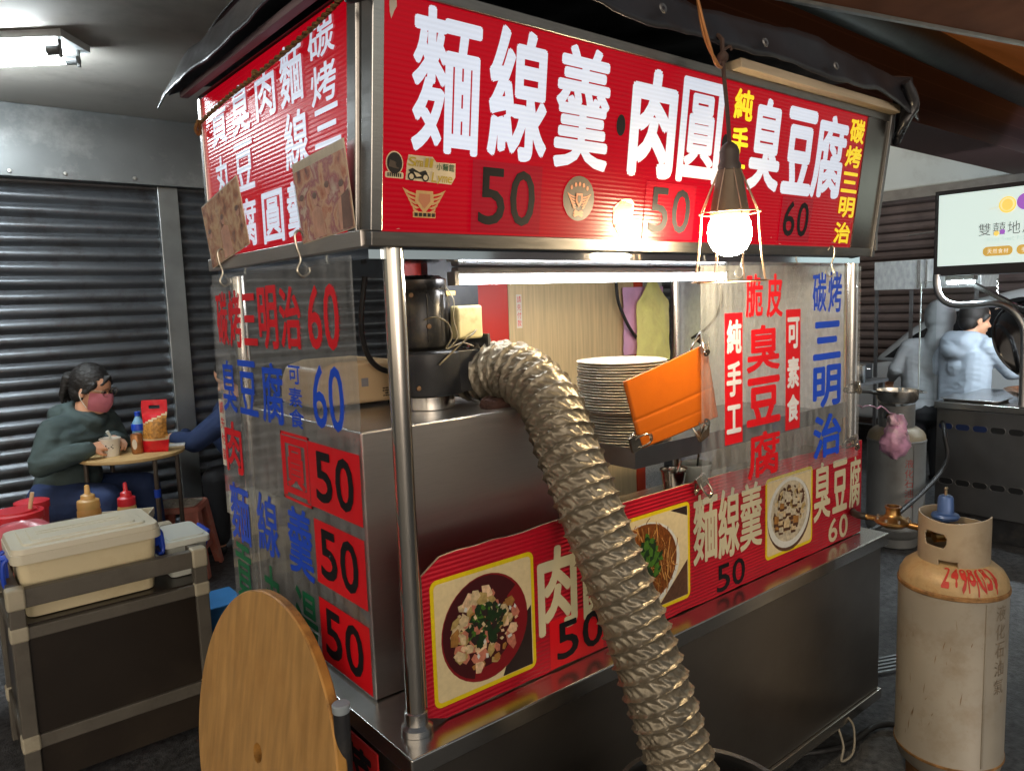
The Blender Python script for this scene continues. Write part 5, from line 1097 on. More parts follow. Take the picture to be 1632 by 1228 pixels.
# navy diner
NVS = V(.06, -.045, 0); NK = 1.14
def Q(x, y, z): return V(-.618+(x+.618)*NK, -1.074+(y+1.074)*NK, 1.435+(z-1.435)*NK)
nv = thing('person', 'diner in a navy sweater leaning over the table, half hidden by the menu sheet', 'person', (1.05, 3.6, .3))
NV = mat('sweater_navy', C(34, 50, 86), .85, 0, .12, 10, bump=.2, bs=26); BT = mat('trousers_black', C(20, 20, 24), .8, 0, .2, 12)
f = V(-.80, .45, 0).normalized(); l = UP.cross(f).normalized(); hip = Q(.86, 3.0, .545); chest = Q(.76, 3.03, .82); 
hf = (f+V(0, 0, -.55)).normalized(); hl = UP.cross(hf).normalized(); hu = hf.cross(hl)
skin_ = MB(); hair = MB(); hc = Q(.735, 2.955, 1.085); nk = Q(.735, 2.965, .975); H = head(skin_, hair, hc, hf, hl, hu, .98); skin_.cap(nk-V(0, 0, .03), .054, hc-hu*.05, .05); skin_.cap(hip, .11, chest, .12); skin_.cap(chest, .11, nk, .06)
sR = nk-l*.16+V(.03, 0, -.07); sL = nk+l*.16+V(.03, 0, -.07); eL = Q(.49, 2.84, .785); wL = Q(.43, 2.96, .80); eR = Q(.64, 3.20, .79); wR = Q(.50, 3.08, .80)
for a, e, w_ in ((sR, eR, wR), (sL, eL, wL)): skin_.cap(a, .048, e, .036); skin_.cap(e, .036, w_, .025)
hand(skin_, wL, V(-.5, .8, 0), V(0, 0, 1), 1); hand(skin_, wR, V(-.9, -.2, 0), V(0, 0, 1), -1)
kR = Q(.62, 3.17, .57); kL = Q(.59, 2.88, .57); fR = kR*1; fR.z = .06; fL = kL*1; fL.z = .06
for a, k_, f_ in ((hip-l*.085, kR, fR), (hip+l*.085, kL, fL)): skin_.cap(a, .075, k_, .052); skin_.cap(k_, .05, f_, .034)
fuse(skin_, 'body', SKIN, nv, .005, 3)
c_ = MB(); c_.cap(hip+V(0, 0, .05), .145, chest-V(0, 0, .04), .150); c_.cap(chest-V(0, 0, .04), .15, chest+V(0, 0, .06), .13); c_.cap(sR+l*.02, .080, sL-l*.02, .080); c_.cap(chest, .12, nk-V(0, 0, .05), .075)
for a, e, w_ in ((sR, eR, wR), (sL, eL, wL)): c_.cap(a, .078, e, .062); c_.cap(e, .060, e.lerp(w_, .92), .042)
fuse(c_, 'sweater', NV, nv, .0085, 4)
c_ = MB()
for a, k_, f_ in ((hip-l*.09, kR, fR), (hip+l*.09, kL, fL)): c_.cap(a, .105, k_, .08); c_.cap(k_, .078, f_+V(0, 0, .04), .058)
c_.cap(hip-l*.06, .125, hip+l*.06, .125); fuse(c_, 'trousers', BT, nv, .009, 4)
c_ = MB()
for q in (fR, fL): c_.cap(q+V(0, 0, -.038), .036, q+f*.13+V(0, 0, -.032), .026)
fuse(c_, 'shoes', BLACKR, nv, .006, 2); fuse(hair, 'hair', HAIRM, nv, .006, 3)
# stall cooks seen from behind
GH = mat('hoodie_grey', C(164, 176, 190), .85, 0, .08, 9, bump=.25, bs=22); GH2 = mat('hoodie_pale', C(150, 154, 158), .85, 0, .08, 9, bump=.25, bs=22)
def cook(label, hip, chest, nk, hc, f, hf, el, er, wl, wr, m, hooded, k=1.0):
    t = thing('person', label, 'person', (hip.x, hip.y, 0)); l = UP.cross(f).normalized(); hl = UP.cross(hf).normalized(); hu = hf.cross(hl)
    sk = MB(); hair = MB(); H = head(sk, hair, hc, hf, hl, hu, .97); sk.cap(nk-V(0, 0, .03), .05, hc-hu*.05-hf*.01, .048); sk.cap(hip, .07, chest, .075); sk.cap(chest, .07, nk, .055)
    sL = nk+l*.150*k+V(0, 0, -.055); sR = nk-l*.150*k+V(0, 0, -.055); LL = []
    for a, e, w_ in ((sL, el, wl), (sR, er, wr)): sk.cap(a, .045, e, .034); sk.cap(e, .034, w_, .024)
    hand(sk, wl, (wl-el), UP, 1, .9); hand(sk, wr, (wr-er), UP, -1, .9)
    for s in (1, -1):
        a = hip+l*.08*s; g_ = V(a.x, a.y, .05); k_ = (a+g_)/2+f*.015; sk.cap(a, .07, k_, .05); sk.cap(k_, .05, g_, .035); LL.append((a, k_, g_))
    fuse(sk, 'body', SKIN, t, .006, 3)
    c_ = MB(); c_.cap(sL-l*.03, .066, sR+l*.03, .066); c_.cap(chest, .125, nk-V(0, 0, .045), .08)
    for s in (-.075, -.025, .025, .075): c_.cap(hip+l*s*.95*k+V(0, 0, .05), .105, chest+l*s*1.1*k+V(0, 0, .07), .098)
    for s in (-.07, 0, .07): c_.cap(hip+l*s+V(0, 0, .02), .088, hip+l*s+V(0, 0, .04), .088)
    for a, e, w_ in ((sL, el, wl), (sR, er, wr)): c_.cap(a, .064, e, .055); c_.cap(e, .054, e.lerp(w_, .85), .040); c_.cap(e.lerp(w_, .82), .036, e.lerp(w_, .97), .036)
    if hooded:
        c_.ball(hc-hf*.022+hu*.022, (.118, .104, .132), n=24, rot=Matrix((hf, hl, hu)).transposed()); c_.cap(hc-hu*.06-hf*.03, .080, nk-f*.04-V(0, 0, .03), .085)
    else:
        c_.cap(nk-f*.075+l*.075+V(0, 0, -.005), .058, nk-f*.075-l*.075+V(0, 0, -.005), .058); c_.cap(nk-f*.09+l*.06-V(0, 0, .03), .072, nk-f*.09-l*.06-V(0, 0, .03), .072); c_.ball(nk-f*.085-V(0, 0, .075), (.10, .115, .085), n=24); c_.cap(nk+f*.05+l*.07-V(0, 0, .01), .035, nk-f*.05+l*.09, .05); c_.cap(nk+f*.05-l*.07-V(0, 0, .01), .035, nk-f*.05-l*.09, .05)
    o = fuse(c_, 'hoodie', m, t, .0085, 4)
    for v in o.data.vertices:
        q = V(v.co.x*7+v.co.z*9, v.co.y*7, v.co.z*15); v.co += v.normal*(.0035*noise.noise(q)-.006*abs(noise.noise(q*1.7+V(3, 1, 7)))+.004*math.exp(-((v.co.z+t.location.z-hip.z-.05)/.02)**2))
    c_ = MB(); c_.cap(hip-l*.05, .118, hip+l*.05, .118)
    for a, k_, g_ in LL: c_.cap(a, .09, k_, .07); c_.cap(k_, .07, g_+V(0, 0, .02), .058)
    fuse(c_, 'trousers', BT, t, .010, 3); c_ = MB()
    for a, k_, g_ in LL: c_.cap(g_+V(0, 0, -.016), .034, g_+f*.13+V(0, 0, -.038), .026)
    fuse(c_, 'shoes', BLACKR, t, .007, 2); fuse(hair, 'hair', HAIRM, t, .006, 3)
f1 = V(.90, -.44, 0).normalized()
cook('cook in a light grey hoodie with the hood down, back turned at the right stall', V(5.06, .97, .56), V(5.07, .965, .88), V(5.09, .955, 1.075), V(5.13, .93, 1.195), f1, (f1+V(-.05, -.45, -.25)).normalized(), V(5.14, 1.19, .84), V(5.17, .72, .84), V(5.34, 1.05, .86), V(5.22, .50, .862), GH, False, 1.12)
f2 = V(.78, .62, 0).normalized()
cook('helper in a pale hoodie with the hood up, standing behind the grey gas cylinder', V(5.17, 1.24, .53), V(5.19, 1.25, .85), V(5.22, 1.23, 1.055), V(5.27, 1.22, 1.185), f2, (f2+V(0, 0, -.3)).normalized(), V(5.07, 1.43, .84), V(5.40, 1.05, .84), V(5.16, 1.50, .76), V(5.52, 1.18, .84), GH2, True, 1.08)

# ================================================================ GAS CYLINDERS
def gas(x, y, label, main, front_dir, r=.138):
    t = thing('gas_cylinder', label, 'gas cylinder', (x, y, 0))
    body = mat('cyl_paint_main', C(154, 148, 136), .42, .1, .10, 5, dirt=C(124, 106, 80), dscale=7, damt=.5, bump=.03, bs=40, rvar=.1) if main else mat('cyl_paint_grey', C(96, 98, 98), .45, .1, .1, 6, dirt=C(74, 70, 64), dscale=7, damt=.5)
    dome = mat('cyl_dome_rust', C(176, 150, 108), .45, .1, .22, 26, dirt=C(136, 98, 52), dscale=26, damt=.7, bump=.08, bs=120) if main else mat('cyl_dome_grey', C(122, 112, 92), .45, .1, .2, 20, dirt=C(104, 82, 52), dscale=16, damt=.6)
    b = MB(); b.lathe([(r-.039, 0), (r-.031, .004), (r-.031, .05), (r-.027, .055)], (x, y, 0), n=64); b.build('foot_ring', body if not main else mat('ring_rust', C(126, 92, 58), .6, 0, .3, 20), t)
    b = MB(); b.lathe([(.06, .035), (r-.027, .055), (r-.007, .075), (r, .105), (r+.0025, .108), (r+.0025, .114), (r, .117), (r, .592)], (x, y, 0), n=96)
    b.box((x-.003, y-r-.0025, .12), (x+.003, y-r+.004, .585), rot=Matrix.Rotation(front_dir+R(36), 3, 'Z'), piv=(x, y, .3)); bo = b.build('cylinder_body', body, t, sm=40)
    wm = mat('weld_rust', C(140, 104, 62), .6, .1, .45, 30, bump=.4, bs=90, dirt=C(90, 58, 30), dscale=20, damt=.8) if main else body
    for za, zb in ((.590, .606), (.104, .118)): b = MB(); b.lathe([(r-.001, za), (r+.0030, za+.004), (r+.0030, zb-.004), (r-.002, zb)], (x, y, 0), n=96); b.build('weld_seam', wm, t)
    b = MB(); b.lathe([(r-.001, .605), (r-.003, .624), (r-.014, .645), (r-.034, .661), (r-.049, .669), (.06, .677), (.03, .681), (0, .682)], (x, y, 0), n=96); do = b.build('dome', dome, t)
    # collar with cut-outs: a curved plate, thin
    rc, z0, z1 = .090, .666, .800; N_ = 200; M_ = 64
    a_c = front_dir-math.pi/2
    def hole(a, z):
        da = (a-a_c+math.pi) % (2*math.pi)-math.pi
        if abs(da+.55) < .36 and .722 < z < .764: 
            u = min(1, (abs(da+.55)-.26)/.10); return not (u > 0 and abs(z-.743) > .021*(1-u*u*.75)) if abs(da+.55) > .26 else True
        if abs(da+.15) < .26 and z < .684: return True
        return False
    vs = []; fs = []
    for j in range(M_+1):
        for i in range(N_): 
            a = 2*math.pi*i/N_; da = (a-a_c+math.pi) % (2*math.pi)-math.pi; q_ = abs(da-2.45) if da > -.6 else abs(da+2*math.pi-2.45); zt = z1-.034*(1 if q_ < .75 else max(0, 1-(q_-.75)/.14))-.010*math.exp(-((da+.2)/.8)**2); z = z0+(zt-z0)*j/M_; vs.append(V(x+rc*math.cos(a), y+rc*math.sin(a), z))
    for j in range(M_):
        for i in range(N_):
            a = 2*math.pi*(i+.5)/N_; z = z0+(z1-z0)*(j+.5)/M_
            if not hole(a, z): fs.append((j*N_+i, j*N_+(i+1) % N_, (j+1)*N_+(i+1) % N_, (j+1)*N_+i))
    b = MB(); b.add(vs, fs); co = b.build('collar', mat('collar_paint', C(160, 146, 124), .42, .1, .1, 8, dirt=C(120, 100, 74), dscale=9, damt=.4) if main else body, t)
    sd = co.modifiers.new('thick', 'SOLIDIFY'); sd.thickness = .004
    BR = mat('brass', (.50, .30, .09), .32, 1, .2, 20, rvar=.1)
    b = MB(); b.lathe([(.02, .680), (.02, .69), (.014, .70), (.014, .745), (.019, .75), (.019, .765), (0, .766)], (x, y, 0), n=20)
    d = V(math.cos(a_c-.9), math.sin(a_c-.9), 0); b.tube([V(x, y, .73), V(x, y, .73)+d*.06], .011, n=14); b.build('valve', BR, t)
    return t, a_c
cyx, cyy = 1.640, -.250
g1, ac = gas(cyx, cyy, 'beige rust-stained gas cylinder with red numbers at the right front', True, math.atan2(-1.074-cyy, -.618-cyx)+math.pi/2)
# painted numbers and lettering wrapped on the curved surfaces
def wrap(ch_list, surf, mi_mat, name, parent, bold):
    b = MB()
    for ch, a0, a1, v0, v1 in ch_list:
        vs, fs = glyph(ch); e = bold*1.4
        for k in range(5 if bold > .02 else 1):
            du, dv = (0, 0) if k == 0 else (e*math.cos(k*1.5708), e*math.sin(k*1.5708))
            b.add([surf(a0+(u+du)*(a1-a0), v0+(v+dv)*(v1-v0))+V(0, 0, .0001*k) for u, v in vs], fs)
    b.build(name, mi_mat, parent, sm=0, fix=False)
DP = [(.137, .605), (.135, .624), (.124, .645), (.104, .661), (.0965, .665), (.092, .668)]
def dome_pt(a, t_):
    k = max(0, min(.999, t_))*(len(DP)-1); i = int(k); q = k-i; r_ = DP[i][0]+(DP[i+1][0]-DP[i][0])*q+.0012; z = DP[i][1]+(DP[i+1][1]-DP[i][1])*q+.001
    return V(cyx+r_*math.cos(a), cyy+r_*math.sin(a), z)
REDP = mat('red_brush_paint', C(176, 44, 34), .5, 0, .15, 30)
its = [(ch, ac-.20+.172*i, ac-.20+.172*i+.135, .22+.10*(i % 2)-.05*(i % 3), .90) for i, ch in enumerate('2498(B)')]
dome_parent = [o for o in g1.children if o.name.startswith('dome')][0]
wrap(its, dome_pt, REDP, 'painted_number', dome_parent, .035)
b = MB()
for a, t0 in ((ac+.47, .02), (ac+.62, .1), (ac+.86, .06), (ac+.30, .12)):
    for k in range(4): b.quad(dome_pt(a-.012, t0+.1*k), dome_pt(a+.012, t0+.1*k), dome_pt(a+.012, t0+.1*k+.1), dome_pt(a-.012, t0+.1*k+.1))
b.build('paint_drip', REDP, dome_parent, sm=0, fix=False)
body_parent = [o for o in g1.children if o.name.startswith('cylinder_body')][0]
wrap([(ch, ac+.84, ac+1.12, .535-.052*i, .578-.052*i) for i, ch in enumerate('液化石油氣')], lambda a, z: V(cyx+.1392*math.cos(a), cyy+.1392*math.sin(a), z), mat('faded_print', C(126, 114, 98), .5, 0, .3, 60), 'stencilled_lettering', body_parent, .01)
random.seed(31); b = MB()
for k in range(46):
    a = ac+random.uniform(-1.2, 1.2); z = random.uniform(.14, .53); L_ = random.uniform(.004, .05)*(1 if random.random() < .7 else .3); w_ = random.uniform(.0004, .0011); da = random.uniform(-.05, .05)
    sf = lambda a_, z_: V(cyx+.1388*math.cos(a_), cyy+.1388*math.sin(a_), z_)
    P_ = [(a, z), (a+da*.4+w_/.157, z+L_*.4), (a+da, z+L_), (a+da*.3-w_/.157, z+L_*.5)]; b.add([sf(*q) for q in P_], [(0, 1, 2, 3)])
b.build('scratches', mat('scratch_rust', C(128, 100, 68), .7, 0, .3, 40), body_parent, sm=0, fix=False)
cg2, ac2 = gas(3.64, .79, 'dull grey gas cylinder with red lettering behind the cart end, a pan on top', False, math.atan2(-1.074-.79, -.618-3.64)+math.pi/2, .148)
bp2 = [o for o in cg2.children if o.name.startswith('cylinder_body')][0]
wrap([(ch, ac2+.30, ac2+.62, .465-.055*i, .512-.055*i) for i, ch in enumerate('液化石油氣')], lambda a, z: V(3.64+.1492*math.cos(a), .79+.1492*math.sin(a), z), mat('red_stencil', C(132, 46, 46), .5), 'stencilled_lettering', bp2, .02)
# regulators, hoses
dl = V(math.cos(ac), math.sin(ac), 0); lf = V(-.777, .63, 0); nr = V(-.6, -.75, 0)
br_ = thing('brass_regulator', 'round brass gas regulator with hose beside the beige cylinder collar', 'regulator', (cyx-.155, cyy+.085, .745))
lf = V(-.06, .99, 0).normalized()
c0 = V(cyx, cyy, .742)+lf*.165
b = MB(); b.lathe([(0, -.022), (.016, -.02), (.030, -.016), (.046, -.006), (.050, -.002), (.050, .004), (.046, .008), (.030, .012), (.022, .020), (.020, .024), (.020, .040), (.023, .042), (.023, .047), (.017, .047), (.016, .03), (0, .03)], c0, n=36)
b.tube([c0, V(cyx, cyy, .735)+lf*.02], .010, n=14); b.tube([V(cyx, cyy, .736)+lf*.055, V(cyx, cyy, .736)+lf*.075], .020, n=6); b.tube([c0+lf*.04, c0+lf*.075], .008, n=10); b.ball(c0+lf*.078, .010, n=10)
b.build('regulator_body', mat('brass_aged', (.46, .27, .10), .34, 1, .25, 20, rvar=.12), br_)
b = MB()
for k in range(8):
    a = k*.785; b.lathe([(0, .011), (.004, .010), (.0045, 0)], c0+V(.044*math.cos(a), .044*math.sin(a), .004), n=8)
b.build('screw', ALU, br_)
bu = thing('blue_regulator', 'blue cylindrical gas regulator rising behind the beige cylinder collar', 'regulator', (cyx+.03, cyy+.02, .77))
c1 = V(cyx+.028, cyy+.035, .778)
b = MB(); b.lathe([(0, -.03), (.012, -.03), (.012, -.01), (.034, -.008), (.037, 0), (.034, .006), (.023, .010), (.0215, .015), (.020, .052), (.017, .058), (.009, .061), (0, .061)], c1, n=32); b.build('regulator_body', mat('regulator_blue', C(66, 96, 150), .35, .2, .1, 12), bu)
b = MB(); b.tube([c1+V(0, 0, .06), c1+V(0, 0, .082)], .004, n=8); b.ball(c1+V(.0, 0, .080), (.009, .005, .005), n=8); b.build('tap', BR_ if False else mat('tap_brass', (.5, .4, .25), .35, 1), bu)
def hose(label, pts, r): return tag((lambda b: b.build('gas_hose', BLACKR))(MB().tube(pts, r, n=12, smooth=10)), label, 'hose')
hose('black gas hose hanging from the brass regulator behind the cart corner', [c0+lf*.075, c0+lf*.12+V(.02, .0, -.004), V(1.83, .16, .70), V(2.0, .34, .62), V(2.12, .40, .40), V(2.10, .40, .16), V(2.0, .45, .03), V(1.7, .5, .02)], .011)
hose('black gas hose looping in front of the grey cylinder', [V(2.35, .55, .60), V(2.45, .60, .38), V(2.75, .62, .26), V(3.30, .62, .28), V(3.80, .60, .44), V(3.90, .64, .60), V(4.02, .70, .66)], .012)
hose('black cable lying on the ground under the cart end', [V(1.35, .12, .02), V(1.55, .02, .012), V(1.75, .0, .012), V(1.80, -.08, .012), V(1.72, -.16, .012)], .010)
b = MB(); b.tube([(1.52, .02, .095), (1.50, -.01, .05), (1.48, -.015, .012), (1.53, -.02, .010), (1.57, -.01, .03), (1.58, .0, .08), (1.57, .02, .11)], .0035, n=8, smooth=8); tag(b.build('grey_cable', mat('cable_grey', C(140, 134, 120), .5)), 'thin grey cable looped under the cart near the beige cylinder', 'cable')
# ground drain grates
def grate(label, x0, x1, y0, y1, rz):
    b = MB(); n_ = 4; w_ = (y1-y0)/(2*n_+1)
    for k in range(n_+1): b.box((x0, y0+2*k*w_, .001), (x1, y0+(2*k+1)*w_, .006))
    for x in (x0, x1-.01): b.box((x, y0, .0005), (x+.01, y1, .0055))
    m = Matrix.Rotation(rz, 3, 'Z'); c = V((x0+x1)/2, (y0+y1)/2, 0); b.v = [c+m @ (v-c) for v in b.v]
    tag(b.build('drain_grate', mat('grate_metal', (.30, .31, .32), .35, 1, .2, 30)), label, 'drain grate')
grate('metal drain grate on the ground behind the beige gas cylinder', 1.98, 2.62, .08, .18, R(-24))
grate('metal drain grate on the ground at the right edge', 2.52, 3.1, -.42, -.30, R(-24))

# ================================================================ RIGHT STALL
st = thing('food_stall', 'neighbouring metal food stall with a lit pale sign for fried sweet potato', 'food stall', (4.4, -.2, 0))
b = MB(); b.box((4.0, -1.5, .14), (4.72, .725, .735)); b.build('counter_body', mat('stall_steel', (.20, .20, .205), .36, .9, .15, 4, rvar=.1), st, bevel=.006)
b = MB(); b.box((3.985, -1.51, .737), (4.74, .735, .775)); b.build('counter_top', STEEL, st, bevel=.004)
b = MB(); b.box((4.03, -1.45, 0), (4.69, .69, .139)); b.build('plinth', BLACK, st)
SLOT = mat('slot_dark', (.006, .007, .009), .5); SLOTB = mat('slot_blue', C(24, 44, 92), .4)
FX = Frame((4.0, 0, 0), (0, -1, 0), (0, 0, 1))
def slot(cu_, cv_, m):
    b = MB(); L_, h = .036, .018; pts = [(cu_+L_*.55*s_+h*math.cos(a), cv_+h*math.sin(a)) for s_, r0 in ((1, -90), (-1, 90)) for a in [R(r0+180*i/8) for i in range(9)]]
    poly(b, FX, pts, .001, 0); o = b.build('slot', m, st, sm=0, fix=False)
    b = MB(); b.tube([FX.p(u, v, .0006) for u, v in pts+pts[:1]], .0016, n=6); b.build('slot_rim', DSTEEL, o)
for k in range(12):
    slot(-.674+.0885*k, .635, SLOTB if k < 3 else SLOT); slot(-.666+.0885*k, .315, SLOT)
b = MB(); b.box((4.0, -1.5, 1.49), (4.42, .765, 1.962)); b.build('sign_box', mat('sign_casing', C(62, 58, 58), .4, .4, .1, 6), st, bevel=.004)
b = MB(); rect(b, FX, -.742, 1.48, 1.545, 1.938, .003); sp_ = b.build('sign_face', mat('sign_pale', C(210, 220, 212), .4, 0, .04, 2, emit=(.70, .86, .80, 1), es=.80), st, sm=0, fix=False)
sgm = [mat('sign_grey', C(110, 112, 112), .5, emit=(.18, .19, .19), es=.6), mat('sign_faint', C(170, 190, 186), .5, emit=(.42, .52, .5), es=.7), mat('sign_gold', C(206, 164, 70), .5, emit=(.58, .36, .08), es=.8), mat('sign_ball', C(242, 206, 96), .5, emit=(.85, .60, .14), es=.9), mat('sign_purple', C(160, 96, 190), .5, emit=(.35, .12, .52), es=.8), mat('sign_white2', C(230, 230, 220), .5, emit=(.9, .86, .76), es=.8), mat('sign_ball_hi', C(250, 226, 150), .5, emit=(.95, .78, .36), es=.9)]
b = MB()
for i, ch in enumerate('雙囍地瓜球'): put(b, FX, ch, -.536+.069*i, -.536+.069*i+.060, 1.696, 1.762, .0045, 0, .005)
for i, ch in enumerate('Fried Sweet Potato Ball'):
    if ch != ' ': put(b, FX, ch, -.491+.0117*i, -.491+.0117*i+(.009 if ch not in 'il' else .0035), 1.662, 1.684 if ch in 'FSPBdtil' else 1.678, .0045, 1, .01)
for j, s_ in enumerate(('天然食材', '手工製作')):
    u0 = -.512+.160*j; rrect(b, FX, u0, u0+.142, 1.586, 1.636, .022, .0042, 2)
    for i, ch in enumerate(s_): put(b, FX, ch, u0+.022+.026*i, u0+.044+.026*i, 1.598, 1.623, .005, 5, .012)
ell(b, FX, -.402, 1.85, .041, .043, .0042, 3); ell(b, FX, -.402, 1.852, .034, .035, .0046, 6); ell(b, FX, -.402, 1.850, .026, .030, .0050, 3); ell(b, FX, -.318, 1.858, .041, .043, .0052, 4); ell(b, FX, -.449, 1.704, .013, .0135, .0050, 3); ell(b, FX, -.421, 1.710, .013, .0135, .0054, 4)
b.quad(FX.p(-.49, 1.832, .004), FX.p(-.44, 1.842, .004), FX.p(-.44, 1.844, .004), FX.p(-.49, 1.834, .004), 2)
b.build('lettering', sgm, sp_, sm=0, fix=False)
b = MB(); P_ = cr([(4.0, .745, 1.50), (4.0, .742, 1.43), (4.0, .715, 1.365), (4.0, .655, 1.328), (4.0, .56, 1.325), (4.0, .44, 1.330), (4.0, .37, 1.30), (4.0, .318, 1.23), (4.0, .30, 1.14), (4.0, .298, .78)], 10)
b.tube(P_, .019, n=12); b.build('bent_tube_frame', mat('tube_steel', (.42, .42, .43), .3, 1, .1, 10), st)
for y in (.72, -1.45):
    for x in (4.03, 4.68):
        if y > 0: continue
        b = MB(); b.tube([(x, y, .775), (x, y, 1.49)], .016, n=12); b.build('post', CHROME, st)
b = MB(); b.box((4.001, .43, 1.335), (4.004, .72, 1.49)); b.build('glass_guard', GLASS, st)
b = MB(); b.box((4.0, .742, .78), (4.004, .83, 1.46)); b.build('glass_guard', GLASS, st)
b = MB(); b.box((3.999, .826, .78), (4.005, .8315, 1.462)); b.box((3.999, .742, 1.457), (4.005, .826, 1.462)); b.build('glass_edge', mat('glass_edge', C(196, 206, 206), .2), st)
b = MB(); b.add([(4.06, .66, 1.47), (4.06, .62, 1.47), (4.30, -.02, 1.02), (4.30, -.06, 1.02), (4.075, .66, 1.48), (4.075, .62, 1.48), (4.315, -.02, 1.03), (4.315, -.06, 1.03)], [(0, 1, 3, 2), (4, 6, 7, 5), (0, 4, 5, 1), (2, 3, 7, 6), (0, 2, 6, 4), (1, 5, 7, 3)]); b.build('diagonal_brace', STEEL, st)
sl2 = thing('stall_lamp', 'small dazzling cold lamp under the pale stall sign', 'lamp', (4.06, .64, 1.47))
b = MB(); b.box((4.015, .56, 1.462), (4.075, .705, 1.489)); b.build('housing', ALU, sl2)
b = MB(); b.box((4.018, .57, 1.444), (4.072, .70, 1.461)); b.build('led_bar', emitm('led_cold', (.82, .95, 1, 1), 260), sl2, bevel=.004)
b = MB(); b.tube([(4.48, -1.3, 1.535), (4.48, .62, 1.535)], .012, n=10); tag(b.build('added_fill_tube', emitm('fill_tube_cold', (.85, .95, 1, 1), 260)), 'long cold tube lamp added unseen behind the neighbouring stall sign as fill', 'lamp')  # extra lamp hidden behind the sign box to brighten cooks and far wall
b = MB(); b.box((4.424, -1.45, 1.50), (4.44, .72, 1.70)); b.box((4.424, -1.45, 1.701), (4.68, .72, 1.712)); b.build('added_light_block', DSTEEL, st)  # unseen plates added to keep the tube's light off the beam
wl_ = thing('wok_lid', 'big dark round wok lid propped up on the stall counter', 'wok lid', (4.16, .33, .85))
b = MB(); b.lathe([(.235, 0), (.232, .004), (.20, .022), (.14, .040), (.07, .05), (0, .053)], (4.20, .30, 1.12), n=56, ax=(-.55, -.62, .35)); b.lathe([(.232, -.002), (.239, 0), (.239, .006), (.232, .008)], (4.20, .30, 1.12), n=56, ax=(-.55, -.62, .35)); b.build('lid_shell', mat('lid_dark', (.05, .05, .052), .16, .9, .2, 10, rvar=.08), wl_)
b = MB(); b.ball(V(4.20, .30, 1.12)+V(-.55, -.62, .35).normalized()*.066, .02, n=12); b.build('knob', BLACKR, wl_)
pn = thing('frying_pan', 'wide shallow copper-toned wok on the neighbouring stall counter', 'pan', (4.30, .32, .776))
b = MB(); b.lathe([(0, .0), (.10, .002), (.17, .030), (.215, .062), (.219, .064), (.215, .067), (.168, .035), (.10, .007), (0, .005)], (4.30, .26, .776), n=48); b.build('pan_body', mat('pan_copper', (.52, .36, .26), .26, 1, .12, 12), pn)
pt = thing('serving_tray', 'steel tray with pale blue light on the near edge of the stall counter', 'tray', (4.14, .56, .776))
b = MB(); rbox(b, 4.02, 4.24, .42, .715, .7755, .790, .03, .008); rbox(b, 4.01, 4.25, .41, .725, .790, .794, .034); b.build('tray_body', STEEL, pt, bevel=.002)
for i, (x, y, lb_) in enumerate(((4.52, .34, 'left of the two wooden tubs beside the copper wok'), (4.55, .14, 'right of the two wooden tubs beside the copper wok'))):
    b = MB(); b.lathe([(0, 0), (.075, 0), (.08, .09), (.072, .09), (.07, .01), (0, .01)], (x, y, .776), n=28); tag(b.build('wooden_tub', mat('tub_wood', C(206, 160, 84), .5, 0, .2, 14)), lb_, 'tub')
b = MB(); random.seed(6); vs = []
b.cap((4.30, .30, 1.32), .03, (4.30, .30, 1.40), .012); b.ball((4.30, .30, 1.27), (.075, .075, .085), n=28); b.tube([(4.30, .30, 1.39), (4.30, .30, 1.455)], .006, n=8)
for v in b.v: v += V(.016*noise.noise(v*26), .016*noise.noise(v*24+V(5, 2, 1)), .010*noise.noise(v*20))
tag(b.build('plastic_bag', mat('bag_pink', C(226, 92, 136), .3, 0, .25, 20, bump=.5, bs=40), sm=60), 'bunch of bright pink bags hanging in the neighbouring stall', 'plastic bag')
b = MB()
for k in range(5): b.tube([V(4.35+.008*math.cos(a), .55, 1.45-.03*k+.014*math.sin(a)) for a in [6.2832*i/12 for i in range(13)]], .003, n=6)
b.tube([(4.35, .55, 1.31), (4.36, .53, 1.30), (4.35, .56, 1.29)], .003, n=6); tag(b.build('chain', STEEL), 'short chain with hook hanging inside the neighbouring stall', 'chain')
# pans and pots around the grey cylinder
fp = thing('saucepan', 'shiny two-handled steel pan resting on the grey gas cylinder', 'pan', (3.64, .79, .801))
b = MB(); b.lathe([(0, 0), (.09, 0), (.105, .02), (.108, .062), (.112, .064), (.112, .068), (.105, .066), (.10, .02), (0, .006)], (3.64, .79, .806), n=48); b.build('pan_body', CHROME, fp)
for s in (-1, 1):
    d_ = V(.777, -.63, 0)*s; e_ = V(.63, .777, 0); b = MB(); c = V(3.64, .79, .856)
    if s > 0: b.tube([c+d_*.108-e_*.03, c+d_*.145-e_*.028, c+d_*.155, c+d_*.145+e_*.028, c+d_*.108+e_*.03], .004, n=8, smooth=5)
    else: b.tube([c+d_*.105, c+d_*.16+V(0, 0, .012), c+d_*.27+V(0, 0, .02)], .010, n=10)
    b.build('handle', STEEL if s > 0 else BLACKR, fp)
ptb = thing('stove_stand', 'dark steel stand holding pots behind the grey gas cylinder', 'stand', (4.3, 1.45, 0))
b = MB(); b.box((3.98, 1.28, .80), (4.62, 1.66, .82)); b.build('top', DSTEEL, ptb)
for x in (4.0, 4.58):
    for y in (1.30, 1.62):
        b = MB(); b.box((x, y, 0), (x+.03, y+.03, .80)); b.build('leg', DSTEEL, ptb)
